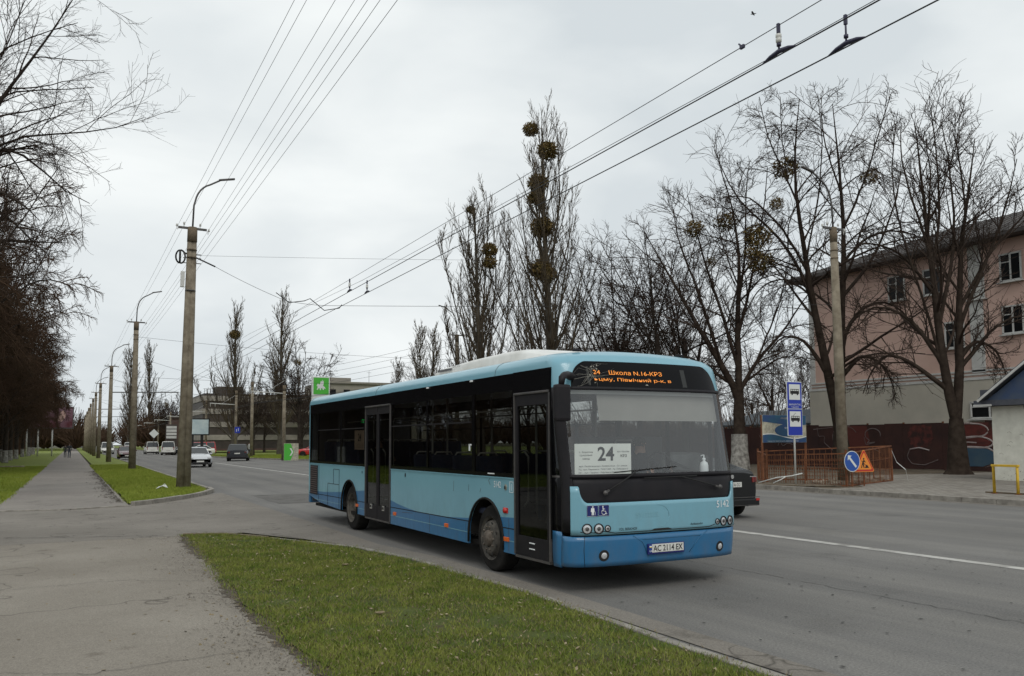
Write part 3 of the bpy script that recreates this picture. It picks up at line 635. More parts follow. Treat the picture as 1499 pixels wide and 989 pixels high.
# wheels
def wheel(x, y, front):
    s = -1 if x < 1 else 1; R_ = .445; o0 = x
    mb = MB(); mb.lathe([(.295, .02 * s), (.34, -.002 * s + 0), (.40, .0), (R_ - .02, .012 * -s), (R_, -.04 * s), (R_, -.22 * s), (R_ - .02, -.25 * s), (.30, -.25 * s)], (o0, y, R_), 'X', 48)
    t = mb.build('wheel', 'rubber', bus)
    mb = MB(); mb.lathe([(.262, -.015 * s), (.292, .004 * s), (.298, .018 * s), (.305, 0)], (o0, y, R_), 'X', 40)
    if front: mb.lathe([(.29, -.01 * s), (.272, -.06 * s), (.25, -.075 * s), (.225, .015 * s), (.20, .04 * s), (.185, .045 * s), (.12, .04 * s)], (o0, y, R_), 'X', 40)
    else: mb.lathe([(.29, 0), (.25, -.05 * s), (.22, -.15 * s), (.18, -.16 * s), (.12, -.14 * s)], (o0, y, R_), 'X', 40)
    mb.build('rim', 'rim', t)
    mb = MB(); d = .0 if front else -.14 * s
    mb.lathe([(.12, .02 * s + d), (.105, .055 * s + d), (.095, .075 * s + d), (.0005, .08 * s + d)], (o0, y, R_), 'X', 24)
    for k in range(10):
        a = 2 * PI * k / 10; mb.lathe([(.016, .0 * s + d), (.016, .06 * s + d), (.0005, .062 * s + d)], (o0, y + .155 * math.cos(a), R_ + .155 * math.sin(a)), 'X', 6)
    mb.build('hub', 'hub_rust', t)
    if front:
        mb = MB()
        for k in range(8):
            a = 2 * PI * (k + .5) / 8; mb.disc((o0 + .030 * s, y + .212 * math.cos(a), R_ + .212 * math.sin(a)), .022, (s * 1., 0, 0), 12, thick=.004)
        mb.build('vent_hole', 'ink', t)
for y, f in ((2.23, True), (8.47, False)):
    wheel(.055, y, f); wheel(2.445, y, f)
# rear side grille, hatches, seams, lamps
gr = MB(); gr.box((-.004, 11.18, .90), (.02, .62, .66), bev=.004); g_ = gr.build('engine_grille', 'ink', bus)
mb = MB()
for k in range(13): mb.box((-.016, 11.18, .61 + k * .048), (.012, .58, .016), Matrix.Rotation(.5, 3, 'Y'))
mb.build('louvre', mat('louvre', (.055, .03, .028), .6), g_)
mb = MB()
for a, b, c, d in ((9.2, .38, 9.2, 1.18), (10.05, .40, 10.05, .86), (9.2, .865, 10.05, .865), (9.62, .87, 9.62, 1.18), (9.2, 1.18, 9.62, 1.18), (10.78, .45, 10.78, 1.25)):
    mb.bar((-.002, a, b), (-.002, c, d), .006, .01)
mb.build('hatch_seam', 'ink', bus)
for y in (4.28, 2.93, 1.62):
    mb = MB(); mb.bar((-.001, y, .34), (-.001, y, .60 if y > 2 else .75), .003, .005); mb.build('panel_seam', 'steel', bus)
for y, z, m, nm in ((7.96, .52, 'orange_lens', 'side_marker'), (5.84, .51, 'orange_lens', 'side_marker'), (3.61, .50, 'orange_lens', 'side_marker'), (1.67, .485, 'orange_lens', 'side_marker')):
    mb = MB(); mb.box((-.008, y, z), (.022, .13 if y < 2 else .12, .055), bev=.006); mb.build(nm, m, bus)
mb = MB(); mb.lathe([(.038, 0), (.034, -.03), (.0005, -.035)], (0, 1.70, .85), 'X', 16); mb.box((-.004, 1.70, .85), (.012, .13, .07), bev=.005); mb.build('turn_signal', 'red_lens', bus)
for y, z, r in ((5.34, 1.19, .03), (7.66, 1.17, .02)):
    mb = MB(); mb.disc((-.004, y, z), r * .7, (-1, 0, 0), 14, r2=r * 1.2); mb.build('lock_cap', 'ink', bus)
mb = MB(); mb.disc((-.004, 1.695, 1.15), .034, (-1, 0, 0), 16, r2=.04); mb.build('door_button', 'cream', bus)
mb = MB(); mb.disc((-.012, 1.70, 1.145), .018, (-1, 0, 0), 12, r2=.025); mb.build('door_button_eye', 'ink', bus)
mb = MB()
for (a, b, c, d) in ((1.585, 1.225, 1.49, 1.225), (1.49, 1.225, 1.49, 1.09), (1.49, 1.09, 1.585, 1.09), (1.585, 1.09, 1.585, 1.225), (1.54, 1.20, 1.54, 1.11)): mb.bar((-.003, a, b), (-.003, c, d), .003, .006)
mb.build('door_symbol', 'white_paint', bus)
text('5142', 'side_number', 'white_paint', bus, (-.001, 1.935, 1.135), (0, -1, 0), (0, 0, 1), height=.085, width=.20)
mb = MB()
for a, b, c, d in ((2.15, 1.16, 2.2, 1.22), (2.2, 1.22, 2.16, 1.25), (2.44, 1.10, 2.47, 1.05), (3.35, 1.17, 3.36, 1.02), (2.83, 1.14, 2.84, 1.05), (5.0, .58, 5.5, .56)): mb.bar((-.001, a, b), (-.001, c, d), .002, .006)
mb.build('scratch', 'steel', bus)
mb = MB(); mb.box((-.003, 2.12, 1.315), (.004, .2, .014)); mb.build('window_sticker', 'white_paint', bus)
mb = MB(); mb.box((-.003, 2.80, 1.66), (.004, .045, .09)); mb.box((-.003, 2.78, 1.7), (.004, .09, .02)); mb.build('window_sticker', 'white_paint', bus)
for y in (4.35, 2.72):
    mb = MB(); mb.box((-.01, y, 2.60), (.02, .07, .025), bev=.004); mb.build('gutter_clip', 'white_paint', bus)
# front lamps, lettering, plate
for x_, r in ((.19, .055), (.325, .055), (.435, .034), (2.065, .034), (2.175, .055), (2.31, .055)):
    t = tl(x_); c = P(t, .745, .012); n_ = (P(t, .745, .05) - P(t, .745, .0)).normalized()
    q = n_.to_track_quat('Z', 'Y').to_matrix()
    def ringpt(rad, off): return [c + n_ * off + q @ V((math.cos(2 * PI * k / 20) * rad, math.sin(2 * PI * k / 20) * rad, 0)) for k in range(21)]
    mb = MB(); mb.grid([ringpt(r * 1.12, .002), ringpt(r * 1.08, .014), ringpt(r * .92, .014), ringpt(r * .85, -.004)]); h_ = mb.build('headlight', 'black_satin', bus)
    mb = MB(); mb.grid([ringpt(r * .88, .003), ringpt(r * .6, .006), ringpt(.002, .009)]); mb.build('lens', 'lens_glass', h_)
    mb = MB(); mb.grid([ringpt(r * .42, .011), ringpt(r * .36, .014), ringpt(.002, .015)]); mb.build('bulb', 'steel', h_)
for x_ in (.40, 2.13):
    t = tl(x_); c = P(t, .435, .002); n_ = (P(t, .435, .05) - P(t, .435, .0)).normalized(); q = n_.to_track_quat('Z', 'Y').to_matrix()
    mb = MB(); mb.grid([[c + n_ * o + q @ V((math.cos(2 * PI * k / 18) * r, math.sin(2 * PI * k / 18) * r, 0)) for k in range(19)] for r, o in ((.066, 0), (.058, .006), (.05, .001))]); f_ = mb.build('fog_lamp', 'ink', bus)
    mb = MB(); mb.grid([[c + n_ * o + q @ V((math.cos(2 * PI * k / 18) * r, math.sin(2 * PI * k / 18) * r, 0)) for k in range(19)] for r, o in ((.052, .003), (.03, .004), (.001, .004))]); mb.build('recess', 'ink', f_)
    mb = MB(); mb.grid([[c + n_ * o + q @ V((math.cos(2 * PI * k / 18) * r, math.sin(2 * PI * k / 18) * r, 0)) for k in range(19)] for r, o in ((.036, .006), (.025, .01), (.001, .012))]); mb.build('lens', 'lens_glass', f_)
# moulded line and latch under the lamps, tapered creases of the bumper
def onfront(pts, off=.015): return [P(tl(a), b, off) for a, b in pts]
mb = MB(); mb.tube(onfront([(.12, .71), (.27, .70), (.37, .715), (.44, .705), (.53, .688), (.9, .690), (1.25, .692), (1.8, .690), (1.93, .694), (2.02, .715)], .014), .0045, 5); mb.build('moulded_line', 'ink', bus)
mb = MB(); mb.poly([P(tl(a), b, .018) for a, b in ((1.02, .69), (1.08, .712), (1.28, .714), (1.35, .692))], (0, .004, 0)); mb.build('flap_latch', 'ink', bus)
mb = MB(); mb.tube(onfront([(.78, .645), (.92, .56), (1.0, .40)], .002), .004, 5); mb.tube(onfront([(1.90, .645), (1.76, .56), (1.62, .40)], .002), .004, 5); mb.tube(onfront([(.92, .595), (1.25, .597), (1.78, .595)], .002), .005, 5); mb.build('bumper_crease', mat('crease', (.028, .13, .25), .5), bus)
mb = MB(); mb.tube(onfront([(.165, .655), (.162, .5), (.172, .31)], .001), .0035, 5); mb.build('bumper_seam', 'ink', bus)
def front_text(body, name, m, x0, x1, z, h, off=.0145, parent=bus):
    c = P(tl((x0 + x1) / 2), z, off); c2 = P(tl(x1), z, off) - P(tl(x0), z, off)
    return text(body, name, m, parent, c, c2.normalized(), (0, (fbz(z + .05) - fbz(z)) / .05, 1), height=h, width=x1 - x0, thick=.001)
front_text('5142', 'front_number', 'white_paint', 2.05, 2.29, .915, .085, .016)
front_text('VDL BERKHOF', 'maker_lettering', 'ink', .58, .83, .712, .030)
front_text('Ambassador', 'model_lettering', 'ink', 1.62, 1.82, .725, .028)
front_text('syntus', 'ghost_lettering', 'ghost', .82, 1.14, .82, .10, .0135)
mb = MB(); cc = onfront([(1.14 + .0 + .16 * math.cos(a), .86 + .13 * math.sin(a)) for a in np.linspace(-1.6, 1.6, 14)], .013); mb.tube(cc, .003, 4); mb.build('ghost_logo', 'ghost', bus)
def decal(x0, x1, z0, z1, name, m, off=.0138):
    a, b = P(tl(x0), z0, off), P(tl(x1), z0, off); c_, d_ = P(tl(x1), z1, off), P(tl(x0), z1, off); mb = MB(); mb.poly([a, b, c_, d_], (0, -.002, 0)); return mb.build(name, m, bus)
d1 = decal(.19, .318, .885, 1.01, 'person_sticker', 'navy'); d2 = decal(.325, .453, .888, 1.013, 'wheelchair_sticker', 'navy')
def fp(x_, z_, off=.019): return P(tl(x_), z_, off)
mb = MB(); mb.disc(fp(.254, .993), .009, (0, -1, 0), 12)
for poly in ([(.236, .98), (.272, .98), (.275, .935), (.268, .94), (.266, .90), (.256, .90), (.254, .935), (.251, .90), (.241, .90), (.243, .94), (.232, .935)], [(.279, .94), (.283, .94), (.283, .90), (.279, .90)]): mb.poly([fp(a, b) for a, b in poly], (0, -.001, 0))
mb.build('figure', 'white_paint', d1)
mb = MB(); mb.disc(fp(.375, .995), .008, (0, -1, 0), 12); mb.tube([fp(.387 + .026 * math.cos(a), .93 + .028 * math.sin(a)) for a in np.linspace(2.2, 5.9, 12)], .004, 4); mb.tube([fp(.376, .985), fp(.380, .945), fp(.408, .94), fp(.420, .908), fp(.432, .912)], .0055, 4); mb.tube([fp(.379, .968), fp(.402, .965)], .004, 4)
mb.build('figure', 'white_paint', d2)
for d_, (a, b, c_, e_) in ((d1, (.192, .316, .887, 1.008)), (d2, (.327, .451, .890, 1.011))):
    mb = MB(); mb.tube([fp(a, c_), fp(b, c_), fp(b, e_), fp(a, e_), fp(a, c_)], .0016, 4); mb.build('border', 'white_paint', d_)
pl = MB(); c = P(tl(1.25), .475, .012); pl.box((1.25, c.y - .004, .475), (.545, .018, .125), bev=.006); pl_ = pl.build('number_plate', 'navy', bus)
mb = MB(); mb.box((1.27, c.y - .0155, .482), (.47, .006, .095), bev=.002); mb.build('plate_face', 'plate_white', pl_)
mb = MB(); mb.box((1.014, c.y - .0155, .482), (.042, .006, .095), bev=.001); mb.build('plate_band', 'plate_blue', pl_)
mb = MB(); mb.box((1.014, c.y - .0195, .507), (.03, .003, .012)); mb.build('flag', 'white_paint', pl_)
mb = MB(); mb.box((1.014, c.y - .0195, .497), (.03, .003, .008)); mb.build('flag', 'plate_yellow', pl_)
text('UA', 'plate_text', 'white_paint', pl_, (1.014, c.y - .019, .443), (1, 0, 0), (0, 0, 1), height=.02)
text('AC 2114 EX', 'plate_text', 'ink', pl_, (1.27, c.y - .019, .447), (1, 0, 0), (0, 0, 1), height=.07, width=.435, bold=.012)
# destination display
def dface(x_, z_, off=.004): return P(tl(x_), z_, off)
front_text('24    Школа N.16-КРЗ', 'led_text', 'led', .44, 1.44, 2.535, .055, .006, disp)
front_text('ьцму, Північний р-к, в', 'led_text', 'led', .44, 1.56, 2.445, .055, .006, disp)
mb = MB(); mb.poly([dface(.36, 2.405), dface(1.82, 2.405), dface(1.82, 2.63), dface(.36, 2.63)], (0, -.001, 0)); mb.build('led_screen', mat('led_screen', (.012, .013, .012), .5), disp)
mb = MB(); cr = random.Random(11); c0 = (.42, 2.55)
for k in range(26):
    a = cr.uniform(0, 2 * PI); L_ = cr.uniform(.06, .30) * (1.5 if abs(math.cos(a)) > .6 else .5); pts = [(c0[0] + cr.uniform(-.05, .05), c0[1] + cr.uniform(-.05, .05))]
    for j in range(3): pts.append((min(1.0, max(.17, pts[-1][0] + math.cos(a) * L_ / 3 + cr.uniform(-.015, .015))), min(2.665 if abs(a) < 9 else 0, max(2.385, pts[-1][1] + math.sin(a) * L_ / 3 + cr.uniform(-.015, .015)))))
    mb.tube([P(tl(p[0]), min(p[1], disp_top(p[0]) - .005), .005) for p in pts], cr.choice([.0009, .0014, .002]), 3)
for k in range(10):
    p = (cr.uniform(.38, .5), cr.uniform(2.42, 2.64)); mb.poly([P(tl(p[0] + a), p[1] + b, .0055) for a, b in ((0, 0), (cr.uniform(.01, .03), .004), (.012, cr.uniform(.01, .03)))])
mb.poly([P(tl(1.16 + a), 2.415 + b, .006) for a, b in ((0, 0), (.05, -.004), (.03, .016))])
mb.build('crack', 'crack', disp)
# mirror
mb = MB(); mb.tube([(.14, .30, 2.50), (-.02, .12, 2.50), (-.20, -.10, 2.475), (-.26, -.15, 2.44), (-.27, -.15, 2.36)], [.05, .045, .04, .04, .035], 10); arm = mb.build('mirror_arm', 'black_satin', bus)
mb = MB(); mb.box((-.265, -.15, 2.165), (.19, .10, .41), bev=.035); mr = mb.build('mirror', 'black_satin', bus)
mb = MB(); mb.box((-.265, -.095, 2.165), (.15, .01, .36)); mb.build('mirror_glass', 'chrome', mr)
# wipers
def wiper(a, b, c_, d_):
    mb = MB(); A = P(tl(a[0]), a[1], .03); B = P(tl(b[0]), b[1], .04); mb.tube([A, (A + B) / 2 + V((0, -.02, 0)), B], .008, 5); mb.tube([P(tl(c_[0]), c_[1], .022), P(tl((c_[0] + d_[0]) / 2), (c_[1] + d_[1]) / 2, .022), P(tl(d_[0]), d_[1], .022)], .007, 5)
    o = mb.build('wiper', 'ink', bus); mb = MB(); n_ = V((0, -1, .1)); mb.lathe([(.03, -.03), (.026, -.045), (.0005, -.05)], A + V((0, .02, 0)), 'Y', 14); mb.bar(A, A + (B - A) * .12, .03, .02); mb.build('pivot', 'steel', o)
wiper((.40, 1.15), (.85, 1.385), (.55, 1.375), (1.45, 1.43)); wiper((2.10, 1.17), (1.5, 1.30), (.95, 1.30), (1.75, 1.31))
# interior
mb = MB(); mb.poly([(.06, 0.62, 1.0), (.06, .35, 1.0), (.25, .14, 1.0), (1.25, .09, 1.0), (2.25, .14, 1.0), (2.44, .35, 1.0), (2.44, .62, 1.0)], (0, 0, .30)); mb.build('dashboard', 'interior', bus)
mb = MB(); mb.grid([[(lx, P(tl(lx), z).y + .09, z) for lx in np.linspace(.50, 2.40, 16)] for z in (1.985, 2.33)]); mb.build('sun_blind', 'blind', bus)
mb = MB(); mb.grid([[(lx, P(tl(lx), z).y + .07, z) for lx in np.linspace(.15, 2.35, 14)] for z in (2.30, 2.36)]); mb.build('blind_roller', 'interior_light', bus)
mb = MB(); mb.box((1.25, 11.5, 1.5), (2.4, .02, 2.2)); mb.build('rear_lining', 'interior', bus)
mb = MB(); mb.box((1.05, 1.62, 1.2), (.03, .03, 1.6)); mb.box((1.78, 1.62, 1.1), (1.4, .04, 1.4)); mb.build('cab_partition', 'interior', bus)
mb = MB(); mb.box((1.72, .75, 1.30), (.03, .03, .25)); mb.tube([(1.72 + .2 * math.cos(a), .66 + .06 * math.sin(a), 1.40 + .19 * math.sin(a)) for a in np.linspace(0, 2 * PI, 22)], .013, 6); mb.build('steering_wheel', 'ink', bus)
def seat(x_, y_, z_=.75):
    mb = MB(); mb.box((x_, y_, z_), (.42, .42, .09), bev=.03); mb.box((x_, y_ + .2, z_ + .40), (.42, .08, .72), Matrix.Rotation(-.12, 3, 'X'), .03); s_ = mb.build('seat', 'seat_cloth', bus)
    mb = MB(); mb.tube([(x_ - .16, y_ + .27, z_ + .74), (x_ - .12, y_ + .27, z_ + .80), (x_ + .12, y_ + .27, z_ + .80), (x_ + .16, y_ + .27, z_ + .74)], .014, 6); mb.box((x_, y_, (z_ + .36) / 2), (.08, .3, z_ - .36)); mb.build('seat_handle', 'seat_pole', s_)
seat(1.72, 1.2, .95)
for y_ in (2.6, 3.4, 4.2, 5.0, 8.1, 8.9, 9.7, 10.5):
    for x_ in ((.32, .76, 1.74, 2.18) if y_ > 7.6 else (.32, 1.74, 2.18)): seat(x_, y_, .78 if y_ < 7 else 1.0)
mb = MB()
for x_, y_ in ((.75, 2.2), (1.75, 2.2), (.6, 5.6), (1.75, 5.6), (1.1, 6.1), (.6, 7.6), (1.75, 7.6), (.75, 9.2), (1.75, 9.2)): mb.tube([(x_, y_, .36), (x_, y_, 2.58)], .017, 6)
for x_ in (.6, 1.75): mb.tube([(x_, 2., 2.2), (x_, 10.6, 2.2)], .014, 6)
mb.tube([(.12, .50, 1.86), (.08, .42, 1.87), (.08, .36, 1.82), (.08, .34, 1.45)], .016, 6)
mb.build('handrail', 'seat_pole', bus)
mb = MB(); mb.box((.7, 9.75, 2.21), (.03, .34, .12)); ds = mb.build('inner_display', 'ink', bus)
text('17:55', 'led_text', 'led_green', ds, (.683, 9.75, 2.175), (0, -1, 0), (0, 0, 1), height=.07)
# things carried in the bus
def Bp(x_, y_, z_): return V((BX + x_ * math.cos(BR) - y_ * math.sin(BR), BY + x_ * math.sin(BR) + y_ * math.cos(BR), z_))
rb = thing('route_board', 'white paper route board reading 24 hanging behind the windshield of the bus', 'sign', Bp(.535, .235, 1.335), BR)
mb = MB(); mb.box((0, 0, .188), (.80, .006, .376)); mb.build('board_sheet', 'paper', rb)
def rbt(s_, x_, z_, h, w_=None, b=.0): text(s_, 'lettering', 'ink', rb, (x_, -.004, z_), (1, 0, 0), (0, 0, 1), height=h, width=w_, thick=.0015, bold=b)
rbt('24', .035, .175, .165, .235, .02)
rbt('с. Боратин', -.245, .265, .024, .19); rbt('Цукровий', -.245, .228, .026, .17); rbt('завод', -.245, .187, .022, .10)
rbt('вул. Єршова', .285, .268, .024, .17); rbt('КРЗ', .29, .215, .034, .09, .01)
rbt('вул. Львівська-вул. Ковельська - Ст. ринок', 0, .100, .024, .68); rbt('ТЦ - вул. Перемоги - ТАМ-ТАМ - пр. Соборності', 0, .063, .024, .70); rbt('24/1 - вул. Гордіюк - Карпенка-Карого - КРЗ', -.02, .026, .024, .66)
mb = MB(); mb.tube([(.0, 0, .376), (.0, 0, .42), (.02, 0, .44), (.035, 0, .42)], .003, 5); mb.build('hook', 'ink', rb)
rb2 = thing('side_route_sheet', 'beige paper route sheet reading 24 in a rear side window of the bus', 'sign', Bp(.04, 7.96, 1.60), BR)
mb = MB(); mb.box((0, 0, .19), (.005, .66, .38)); mb.build('board_sheet', mat('sheet_tan', (.42, .30, .22), .8), rb2)
text('24', 'lettering', 'ink', rb2, (-.004, 0, .17), (0, -1, 0), (0, 0, 1), height=.15, width=.2, bold=.02)
for k in range(3): text(['вул. Львівська - Ст. ринок', 'вул. Перемоги - Соборності', 'вул. Гордіюк - КРЗ'][k], 'lettering', 'ink', rb2, (-.004, 0, .10 - k * .035), (0, -1, 0), (0, 0, 1), height=.02, width=.5)
bt = thing('soap_dispenser', 'white pump bottle standing on the dashboard behind the windshield', 'bottle', Bp(2.14, .32, 1.30), BR)
mb = MB(); mb.lathe([(.0005, 0), (.05, 0), (.055, .02), (.055, .12), (.045, .16), (.018, .18), (.018, .20)], (0, 0, 0), 'Z', 18); mb.build('bottle', 'white_paint', bt)
mb = MB(); mb.lathe([(.022, .195), (.022, .22), (.007, .222), (.007, .26), (.0005, .262)], (0, 0, 0), 'Z', 12); mb.tube([(0, 0, .255), (-.03, 0, .255), (-.05, 0, .245)], .006, 6); mb.build('pump', 'white_paint', bt)

# ------------------------------------------------------------------ people (skin-modifier figures)
def person(name, label, loc, rz, pose='walk', top='coat_dark', legs='jeans', h=1.75, group=None, hair='hair'):
    root = thing(name, label, 'person', loc, rz, group); s = h / 1.75
    Vv = [(0, 0, .95), (0, 0, 1.12), (0, .01, 1.30), (0, 0, 1.46), (0, .01, 1.56), (0, .02, 1.64), (0, .015, 1.71)]
    Rr = [.13, .125, .15, .09, .055, .085, .07]; Ee = [(0, 1), (1, 2), (2, 3), (3, 4), (4, 5), (5, 6)]
    def chain(st, pts, rs):
        p = st
        for q, r_ in zip(pts, rs): Vv.append(q); Rr.append(r_); Ee.append((p, len(Vv) - 1)); p = len(Vv) - 1
        return p
    for sx in (-1, 1):
        if pose == 'sit': chain(0, [(sx * .10, .04, .92), (sx * .12, .44, .90), (sx * .12, .48, .48), (sx * .12, .60, .44)], [.095, .07, .05, .035])
        else:
            st = .16 * sx if pose == 'walk' else 0
            chain(0, [(sx * .09, 0, .86), (sx * .10, st * 1.1 + .04, .48), (sx * .10, st * 2.0 - .05, .09), (sx * .10, st * 2 + .08, .04)], [.095, .062, .045, .035])
        ay = -.12 * sx if pose == 'walk' else 0
        if pose == 'sit': hnd = chain(3, [(sx * .19, 0, 1.42), (sx * .25, .16, 1.18), (sx * .18, .42, 1.28)], [.062, .045, .03]); base, dr = V((sx * .17, .46, 1.29)), V((-sx * .3, .9, .1))
        else: hnd = chain(3, [(sx * .19, 0, 1.42), (sx * .25, ay * .5 - .02, 1.14), (sx * .25, ay + .05, .89)], [.065, .045, .03]); base, dr = V((sx * .25, ay + .07, .84)), V((0, .15, -1))
        dr = dr.normalized(); Vv.append(tuple(base)); Rr.append(.028); Ee.append((hnd, len(Vv) - 1)); pm = len(Vv) - 1; sd_ = dr.cross(V((sx, 0, 0))).normalized()
        for k in range(4): chain(pm, [tuple(base + sd_ * (.022 * (k - 1.5)) + dr * .03), tuple(base + sd_ * (.023 * (k - 1.5)) + dr * (.07 + .008 * (k in (1, 2))) + V((-sx * .012, 0, 0)))], [.0085, .007])
        chain(pm, [tuple(base + sd_ * .04 + dr * .01), tuple(base + sd_ * .05 + dr * .04)], [.01, .008])
    me = bpy.data.meshes.new('body'); me.from_pydata([tuple(c * s for c in v) for v in Vv], Ee, []); b = link('body', me, root)
    md = b.modifiers.new('skin', 'SKIN'); me.skin_vertices[0].data[0].use_root = True
    for i, r_ in enumerate(Rr): me.skin_vertices[0].data[i].radius = (r_ * s, r_ * s * (.8 if i in (0, 1, 2) else 1))
    for n_ in (top, legs, 'skin'): me.materials.append(M[n_])
    b.modifiers.new('sub', 'SUBSURF').levels = 1; b.modifiers['sub'].render_levels = 1; md.use_smooth_shade = True
    # clothing colour by height on the applied mesh
    dg = bpy.context.evaluated_depsgraph_get(); me2 = bpy.data.meshes.new_from_object(b.evaluated_get(dg)); b.modifiers.clear(); b.data = me2
    me2.materials.clear()
    for n_ in (top, legs, 'skin'): me2.materials.append(M[n_])
    for f in me2.polygons:
        z = f.center.z / s; hand = abs(f.center.x / s) > .15 and (z < .88 if pose != 'sit' else f.center.y / s > .44 and z > 1.2)
        f.material_index = 2 if (z > 1.53 or hand and z > .72) else (1 if z < .93 else 0); f.use_smooth = True
    mb = MB(); hc = V((0, -.0, 1.665)) * s
    mb.lathe([(.09 * s, -.045 * s), (.098 * s, 0), (.085 * s, .05 * s), (.05 * s, .078 * s), (.0005, .085 * s)], hc, 'Z', 16); mb.build('hair', hair, root)
    mb = MB()
    for sx in (-1, 1): mb.disc((sx * .03 * s, .098 * s, 1.655 * s), .009 * s, (0, 1, 0), 8, thick=.004); mb.lathe([(.018 * s, 0), (.0005, .012 * s * sx)], (sx * .085 * s, .01 * s, 1.64 * s), 'X', 8)
    mb.tube([(0, .09 * s, 1.65 * s), (0, .115 * s, 1.625 * s), (0, .095 * s, 1.615 * s)], .010 * s, 6); mb.build('face', 'skin', root)
    return root
person('person', 'driver in a dark jacket sitting behind the steering wheel of the bus', Bp(1.72, 1.12, .08) , PI + BR, 'sit', h=1.72)
person('person', 'passenger in dark clothes seated at the rear side window of the bus', Bp(.5, 8.15, .15), PI + BR, 'sit', h=1.7)
person('person', 'person in dark coat walking away along the path under the bare trees', (-.28, 115, .03), 0, 'walk', h=1.8)
person('person', 'smaller person beside the walker on the path, in grey clothes', (-.75, 121, .03), 0, 'walk', 'coat_dark', 'coat_dark', h=1.6)
person('person', 'person in white top standing by a trolley pole beyond the black crossover car', (19.6, 108, .1), 2.2, 'stand', 'coat_light', 'coat_dark')
# ------------------------------------------------------------------ trees (vectorised branch growth)
def resample(pts, K):
    pts = np.asarray(pts, float); d = np.r_[0, np.cumsum(np.linalg.norm(np.diff(pts, axis=0), axis=1))]; t = np.linspace(0, d[-1], K)
    # smooth interpolation (Catmull-like by averaging)
    q = np.stack([np.interp(t, d, pts[:, i]) for i in range(3)], 1)
    for _ in range(2): q[1:-1] = .25 * q[:-2] + .5 * q[1:-1] + .25 * q[2:]
    return q
def norm(a): return a / np.maximum(np.linalg.norm(a, axis=-1, keepdims=True), 1e-9)
def tubes(P_, R_, S):
    N, K, _ = P_.shape; T = norm(np.gradient(P_, axis=1)); ref = np.zeros_like(T); ref[..., 2] = 1.; 
    bad = np.abs(T[:, :1, 2:3]) > .9; ref = np.where(bad, np.array([1., 0, 0]), ref)
    U = norm(np.cross(T, ref)); W_ = np.cross(T, U); a = np.arange(S) * 2 * PI / S
    ring = P_[:, :, None] + R_[:, :, None, None] * (np.cos(a)[None, None, :, None] * U[:, :, None] + np.sin(a)[None, None, :, None] * W_[:, :, None])
    v = ring.reshape(-1, 3); base = (np.arange(N)[:, None, None] * K + np.arange(K - 1)[None, :, None]) * S; k = np.arange(S)[None, None]; k2 = (k + 1) % S
    f = np.stack([base + k, base + S + k, base + S + k2, base + k2], -1).reshape(-1, 4); return v, f
def spawn(g, P_, R_, m, t0, t1, lr, ang, up, wob, K, rr, rmin, lmin=0., taper=.55, out=0.):
    N, K0, _ = P_.shape; Lp = np.linalg.norm(np.diff(P_, axis=1), axis=2).sum(1)
    t = (t0 + (t1 - t0) * (np.arange(m)[None] + g.uniform(0, 1, (N, m))) / m); x = t * (K0 - 1); i = np.clip(x.astype(int), 0, K0 - 2); fr = (x - i)[..., None]
    ar = np.arange(N)[:, None]; p = P_[ar, i] * (1 - fr) + P_[ar, i + 1] * fr; T = norm(P_[ar, i + 1] - P_[ar, i]); r_ = R_[ar, i] * (1 - fr[..., 0]) + R_[ar, i + 1] * fr[..., 0]
    q = norm(np.cross(T, norm(g.normal(0, 1, (N, m, 3))))); a = np.radians(g.normal(ang, ang * .22, (N, m)))[..., None]; d = T * np.cos(a) + q * np.sin(a)
    ln = np.maximum(Lp[:, None] * lr * (1 - taper * t) * g.uniform(.6, 1.3, (N, m)), lmin); step = (ln / (K - 1))[..., None]
    pts = [p]; d = norm(d)
    for k in range(K - 1):
        d = norm(d + np.array([0, 0, 1.]) * up + g.normal(0, wob, d.shape)); p = p + d * step; pts.append(p)
    P2 = np.stack(pts, 2).reshape(N * m, K, 3); r0_ = np.maximum(np.minimum(r_ * rr, ln * .013 + rmin), rmin).reshape(-1)
    R2 = r0_[:, None] + (rmin * .8 - r0_[:, None]) * np.linspace(0, 1, K)[None] ** .8; return P2, np.maximum(R2, rmin * .7)
def to_mesh(name, parts, m):
    vs, fs, o = [], [], 0
    for v, f in parts: vs.append(v); fs.append(f + o); o += len(v)
    me = np_mesh(name, np.concatenate(vs), np.concatenate(fs)); me.materials.append(M[m]); return me
def clump(g, c, r, n, flat=.85):
    p = norm(g.normal(0, 1, (n, 3))) * (r * g.uniform(.25, 1, (n, 1)) ** .6) * np.array([1, 1, flat]); a = norm(g.normal(0, 1, (n, 3))); b = norm(np.cross(a, g.normal(0, 1, (n, 3)))); s = g.uniform(.045, .12, (n, 1)) * (r / .6)
    v = np.stack([c + p - b * s * .45, c + p + b * s * .45, c + p + a * s * 1.6], 1).reshape(-1, 3)
    return v, np.arange(3 * n).reshape(-1, 3)
